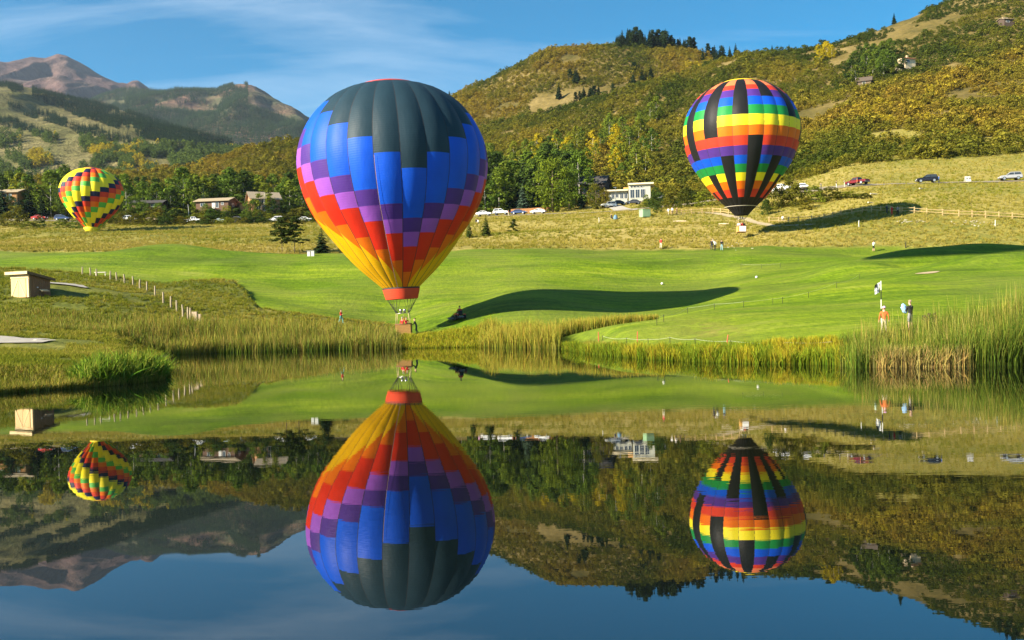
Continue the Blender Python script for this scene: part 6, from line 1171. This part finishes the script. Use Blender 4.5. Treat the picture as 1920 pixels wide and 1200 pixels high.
def pose_mesh(pose):
    if pose in _pm: return _pm[pose]
    V, E = skeleton(POSES[pose]); names = list(V); me = bpy.data.meshes.new('body'); me.from_pydata([V[k] for k in names], [(names.index(a), names.index(b)) for a, b in E], [])
    o = bpy.data.objects.new('tmp', me); link(o); sk = o.modifiers.new('skin', 'SKIN'); sk.use_smooth_shade = True; sk.branch_smoothing = .4
    for i, k in enumerate(names): me.skin_vertices[0].data[i].radius = JR[base_key(k)]; me.skin_vertices[0].data[i].use_root = (k == 'pelvis')
    sb = o.modifiers.new('sub', 'SUBSURF'); sb.levels = 1; sb.render_levels = 1
    dg = bpy.context.evaluated_depsgraph_get(); em = bpy.data.meshes.new_from_object(o.evaluated_get(dg)); bpy.data.objects.remove(o)
    C = np.zeros(len(em.polygons) * 3); em.polygons.foreach_get('center', C); C = C.reshape(-1, 3); best = np.full(len(C), 1e9); zone = np.zeros(len(C), int); ZI = ['top', 'fore', 'legs', 'shin', 'shoe', 'skin']
    for a, b in E:
        A, B = np.array(V[a]), np.array(V[b]); t = np.clip(((C - A) @ (B - A)) / max(1e-9, (B - A) @ (B - A)), 0, 1); d = np.linalg.norm(C - A - t[:, None] * (B - A), axis=1) - .02 * (base_key(b) == 'fin'); z = ZI.index(ZN[base_key(b)])
        if b.startswith('neck'): zz = np.where(t > .55, ZI.index('skin'), ZI.index('top'))
        else: zz = np.full(len(C), z)
        m = d < best; best[m] = d[m]; zone[m] = zz[m]
    _pm[pose] = (em, zone, V); return _pm[pose]
def person(pos, rz, pose, top, legs, label, hair=M_HAIR, short_sleeve=False, shorts=False, hat=None, scale=1.0, extra=None, shoes=M_SHOE, group=None):
    em, zone, V = pose_mesh(pose); me = em.copy(); me.name = 'person'; me.materials.clear()
    for m in (CL[top], M_SKIN if short_sleeve else CL[top], CL[legs], M_SKIN if shorts else CL[legs], shoes, M_SKIN): me.materials.append(m)
    me.polygons.foreach_set('material_index', zone.astype(np.int32)); me.update()
    o = bpy.data.objects.new('person', me); link(o); zmin = min(v.co.z for v in me.vertices); o.location = Vector(pos) - Vector((0, 0, zmin * scale + .0)); o.rotation_euler = (0, 0, rz); o.scale = (scale,) * 3
    hd = Vector(V['head']); bm = bmesh.new(); bmesh.ops.create_uvsphere(bm, u_segments=12, v_segments=8, radius=1)
    bmesh.ops.delete(bm, geom=[v for v in bm.verts if v.co.z < -.25 or (v.co.z < .25 and v.co.y < -.25)], context='VERTS')
    for v in bm.verts: v.co = Vector((v.co.x * .104, v.co.y * .122 + .01, v.co.z * .115)) * (1.0 if not hat else 1.08)
    m2 = bpy.data.meshes.new('hair'); bm.to_mesh(m2); bm.free(); m2.materials.append(CL[hat] if hat else hair); m2.polygons.foreach_set('use_smooth', [True] * len(m2.polygons))
    h = bpy.data.objects.new('hat' if hat else 'hair', m2); link(h, o); h.location = hd + Vector((0, .005, .025))
    tag(o, label, 'person', group); return o
def pg(px, py, D0=50, D1=300): return hit(px, py, D0, D1)
FACE = 0.0; AWAY = math.pi
person(pg(640, 607, 88, 115), R(60), 'walk', 'red', 'teal', 'person in red jacket and teal trousers walking beside the reeds', scale=.92)
# in and around the big basket
bw = big.location
person(bw + Vector((.28, -.22, .28)), R(40), 'hold', 'red', 'navy', 'person in red jacket standing in the big balloon basket, front')
person(bw + Vector((-.22, .28, .28)), R(-20), 'point', 'red', 'black', 'person in red jacket in the big balloon basket, arm raised to the burner', hair=mat('hair_grey', (.4, .37, .33), .7))
g = bw.x + 1.32, bw.y - .1; person(Vector((g[0], g[1], Z(*g))), R(-90), 'lean', 'black', 'navy', 'person in dark clothes leaning on the right side of the big balloon basket')
# in the rainbow basket
rw = rain.location
for dx, dy, t, hr, lb in ((-.48, -.2, 'white', M_HAIR, 'person in white top at the left of the rainbow balloon basket'), (0, -.1, 'red', M_HAIR, 'person in red top in the middle of the rainbow balloon basket'), (.45, .15, 'black', M_HAIR, 'person in black top at the right of the rainbow balloon basket')): person(rw + Vector((dx, dy, .12)), R(random.uniform(-60, 60)), 'stand', t, 'navy', lb, hair=hr)
person(pg(1242, 467, 120, 170), R(150), 'photo', 'red', 'cream', 'person in red top and cream trousers alone on the fairway edge', short_sleeve=False)
person(pg(1337, 469, 120, 170), R(170), 'hips', 'black', 'navy', 'person in black jacket with bag, left of the three on the fairway edge')
person(pg(1343, 470, 118, 165), R(190), 'point', 'white', 'black', 'person in white jacket pointing up, middle of the three on the fairway edge')
person(pg(1356, 470, 120, 170), R(180), 'stand', 'black', 'denim', 'person in black jacket and light jeans, right of the three on the fairway edge')
person(pg(1640, 472, 120, 170), R(120), 'photo', 'mint', 'black', 'runner in pale green top and black shorts beside the right mound', shorts=True, short_sleeve=True)
# the pair behind the cattails
g = wpt(1707, 52.6); man = person(Vector((*g, Z(*g))), R(205), 'hold', 'black', 'grey', 'man in black t-shirt and grey shorts behind the cattails, holding a blue blanket', short_sleeve=True, shorts=True, hair=mat('hair_fair', (.30, .21, .12), .7))
bm = bmesh.new(); bmesh.ops.create_icosphere(bm, subdivisions=3, radius=1)
for v in bm.verts: v.co = Vector((v.co.x * .17, v.co.y * .12, v.co.z * .30)) * (1 + .16 * math.sin(9 * v.co.x + 5 * v.co.z) + .1 * math.sin(14 * v.co.z))
me = bpy.data.meshes.new('blanket'); bm.to_mesh(me); bm.free(); me.materials.append(cloth('skyblue', (.30, .52, .80))); me.polygons.foreach_set('use_smooth', [True] * len(me.polygons))
bl = link(bpy.data.objects.new('blanket', me)); bl.location = Vector((*g, Z(*g))) + Vector((-.27, .16, 1.27)); bl.rotation_euler = (0, R(-24), R(15)); tag(bl, 'light blue bundled blanket in the arms of the man behind the cattails', 'blanket')
g = wpt(1658, 52.0); person(Vector((*g, Z(*g))), R(170), 'stand', 'orange', 'khaki', 'person in orange jacket and pink hat behind the cattails', hat='pink', scale=.92)
# along the fence, path and road
for px, py, t, l, ps, lb in ((1257, 404, 'white', 'khaki', 'walk', 'walker in white shirt, left of the three by the rail fence'), (1264, 403, 'white', 'navy', 'stand', 'walker in white shirt and dark trousers, middle of the three by the rail fence'), (1273, 404, 'brown', 'brown', 'walk', 'walker in brown clothes, right of the three by the rail fence'), (1470, 414, 'white', 'grey', 'crouch', 'crouching person in white top at the rail fence right of the rainbow balloon'),
    (1675, 404, 'red', 'red', 'stand', 'person in red standing in the rainbow balloon shadow'), (1686, 404, 'grey', 'black', 'stand', 'person in grey standing next to the one in red in the shadow'), (1666, 402, 'navy', 'navy', 'photo', 'person in navy standing in the shadow by the fence')):
    person(pg(px, py, 150, 235), R(random.uniform(120, 240)), ps, t, l, lb)
for px, off, t, l, ps, lb in ((1534, -3.5, 'grey', 'navy', 'photo', 'person in grey on the road verge, left of the three by the red pickup'), (1562, -3.5, 'brown', 'white', 'stand', 'person in brown top and white trousers on the road verge'), (1577, -3.5, 'khaki', 'cream', 'photo', 'person in khaki and cream on the road verge, nearest the red pickup'), (1604, -2.2, 'orange', 'brown', 'stand', 'person in orange top at the side of the dark red pickup'), (1755, -2.2, 'blue', 'navy', 'stand', 'person in blue at the rear of the black suv'),
    (895, -3.5, 'pink', 'khaki', 'stand', 'person in pink top near the parked cars by the big balloon'), (934, -3.4, 'white', 'navy', 'walk', 'person in white walking past the parked white sedan'), (958, -3, 'orange', 'cream', 'stand', 'person in orange beside the parked white suv'), (1006, -2, 'white', 'black', 'stand', 'person in white top by the orange fence'), (487, -2.6, 'brown', 'white', 'walk', 'person in brown walking along the road behind the dark bush')):
    person(onroad(px, off) - Vector((0, 0, .12)), R(random.uniform(0, 360)), ps, t, l, lb)
for px, py, t, l, ps, lb in ((898, 418, 'black', 'navy', 'crouch', 'crouching person in black beside the small spruces'), (902, 420, 'white', 'khaki', 'crouch', 'crouching person in white beside the small spruces'), (1152, 411, 'navy', 'navy', 'crouch', 'dark crouching person at the blue pop-up shelter')): person(pg(px, py, 170, 262), R(random.uniform(0, 360)), ps, t, l, lb)
# blue pop-up shelter beside the crouching person
b = pg(1158, 411, 170, 262); mb = MB(); n = 10; W_ = 4.2 * b.y / FPX; mb.lathe([(W_ * 1.0, -.05), (W_ * .95, W_ * .8), (W_ * .7, W_ * 1.5), (W_ * .3, W_ * 1.9), (.02, W_ * 2.0)], n); o = mb.build('popup_shelter', cloth('slateblue', (.12, .22, .30)), None, True); o.location = b; tag(o, 'small slate blue pop-up shelter on the slope below the driveway', 'tent')
# ---- riding mower and its driver on the fairway
mp_ = hit(861, 600, 94, 115); mr = empty('riding_mower', mp_, R(200)); tag(mr, 'red riding mower on the fairway at the edge of the balloon shadow', 'mower'); MRED = paintm('mowerred', (.50, .04, .03)); MGR = mat('deck_grey', (.09, .10, .12), .5, .1)
for nm, bxs, m in (('hood', [((0, -.62, .55), (.55, .75, .42))], MRED), ('chassis', [((0, .05, .36), (.6, 1.7, .16))], MGR), ('cutting_deck', [((0, -.95, .20), (1.5, .6, .22)), ((-.85, -.2, .20), (.6, .6, .2)), ((.85, -.2, .20), (.6, .6, .2))], MGR), ('seat', [((0, .35, .58), (.46, .44, .12)), ((0, .58, .82), (.46, .10, .45))], CL['black']), ('fender', [((-.42, .45, .62), (.28, .7, .08)), ((.42, .45, .62), (.28, .7, .08))], MRED)):
    mb = MB(); [mb.box(c, d) for c, d in bxs]; mb.build(nm, m, mr)
for sx in (-1, 1):
    for y, rr in ((-.55, .22), (.5, .30)):
        mb = MB(); n = 12; V = [(sx * (.42 + o_), y + rr * math.cos(6.2832 * k / n), rr + rr * math.sin(6.2832 * k / n)) for o_ in (0, .18) for k in range(n)]; mb.add(V, [(k, (k + 1) % n, (k + 1) % n + n, k + n) for k in range(n)] + [tuple(range(n)), tuple(range(2 * n - 1, n - 1, -1))]); mb.build('wheel', M_TYRE, mr)
mb = MB(); mb.tube([(0, -.3, .7), (0, -.12, .98)], .025, 6); mb.lathe([(.19, 0), (.19, .03), (.16, .03), (.16, 0), (.19, 0)], 14, c=(0, -.1, .98)); mb.build('steering_wheel', M_BLACKM, mr)
dv = person(mp_ + Vector((0, 0, 0)), R(200), 'sit', 'red', 'khaki', 'driver in red shirt seated on the riding mower', short_sleeve=True); dv.location = mp_ + Matrix.Rotation(R(200), 3, 'Z') @ Vector((0, .33, .20))
# dark weed standing among the cattails
g = wpt(1746, 51.0); mb = MB(); rr = random.Random(2)
for i in range(26):
    x0 = rr.uniform(-.32, .32); p1 = Vector((x0, rr.uniform(-.1, .1), 0)); p2 = p1 + Vector((rr.uniform(-.15, .15), 0, rr.uniform(.7, 1.15))); mb.tube([p1, p1.lerp(p2, .6) + Vector((.02, 0, 0)), p2], [.012, .01, .006], 4)
    for j in range(4): c_ = p2 + Vector((rr.uniform(-.08, .08), rr.uniform(-.05, .05), rr.uniform(-.15, .05))); mb.box(c_, (.07, .05, .09), rz=rr.uniform(0, 3))
o = mb.build('dark_weed', mat('dark_seedhead', (.025, .022, .015), .9)); o.location = (*g, Z(*g) + .55); tag(o, 'dark seed-headed weed standing among the cattails right of the man', 'plant'); o.location.z -= .55
# golf balls / tee markers on the fairway
for px, py, lb in ((1243, 534, 'white tee marker on the middle fairway above the shadow'), (1420, 522, 'white tee marker on the fairway below the short rope')):
    b = hit(px, py, 90, 150); mb = MB(); mb.lathe([(.02, 0), (.16, .04), (.2, .18), (.14, .3), (.02, .34)], 10); o = mb.build('tee_marker', M_WHITE, None, True); o.location = b; tag(o, lb, 'marker')
# ------------------------------------------------------------------ haze: the air of the valley
def haze_box(dens):
    m, n, l, out = nt('valley_air'); v = n.new('ShaderNodeVolumePrincipled'); v.inputs['Color'].default_value = (.62, .76, .95, 1); v.inputs['Density'].default_value = dens; v.inputs['Anisotropy'].default_value = .2
    l.new(v.outputs[0], out.inputs['Volume']); mb = MB(); mb.box((0, 1500, 706), (18200, 11200, 1418)); o = mb.build('haze', m); tag(o, 'thin blue valley haze', kind='stuff'); return o
haze_box(4.0e-5)
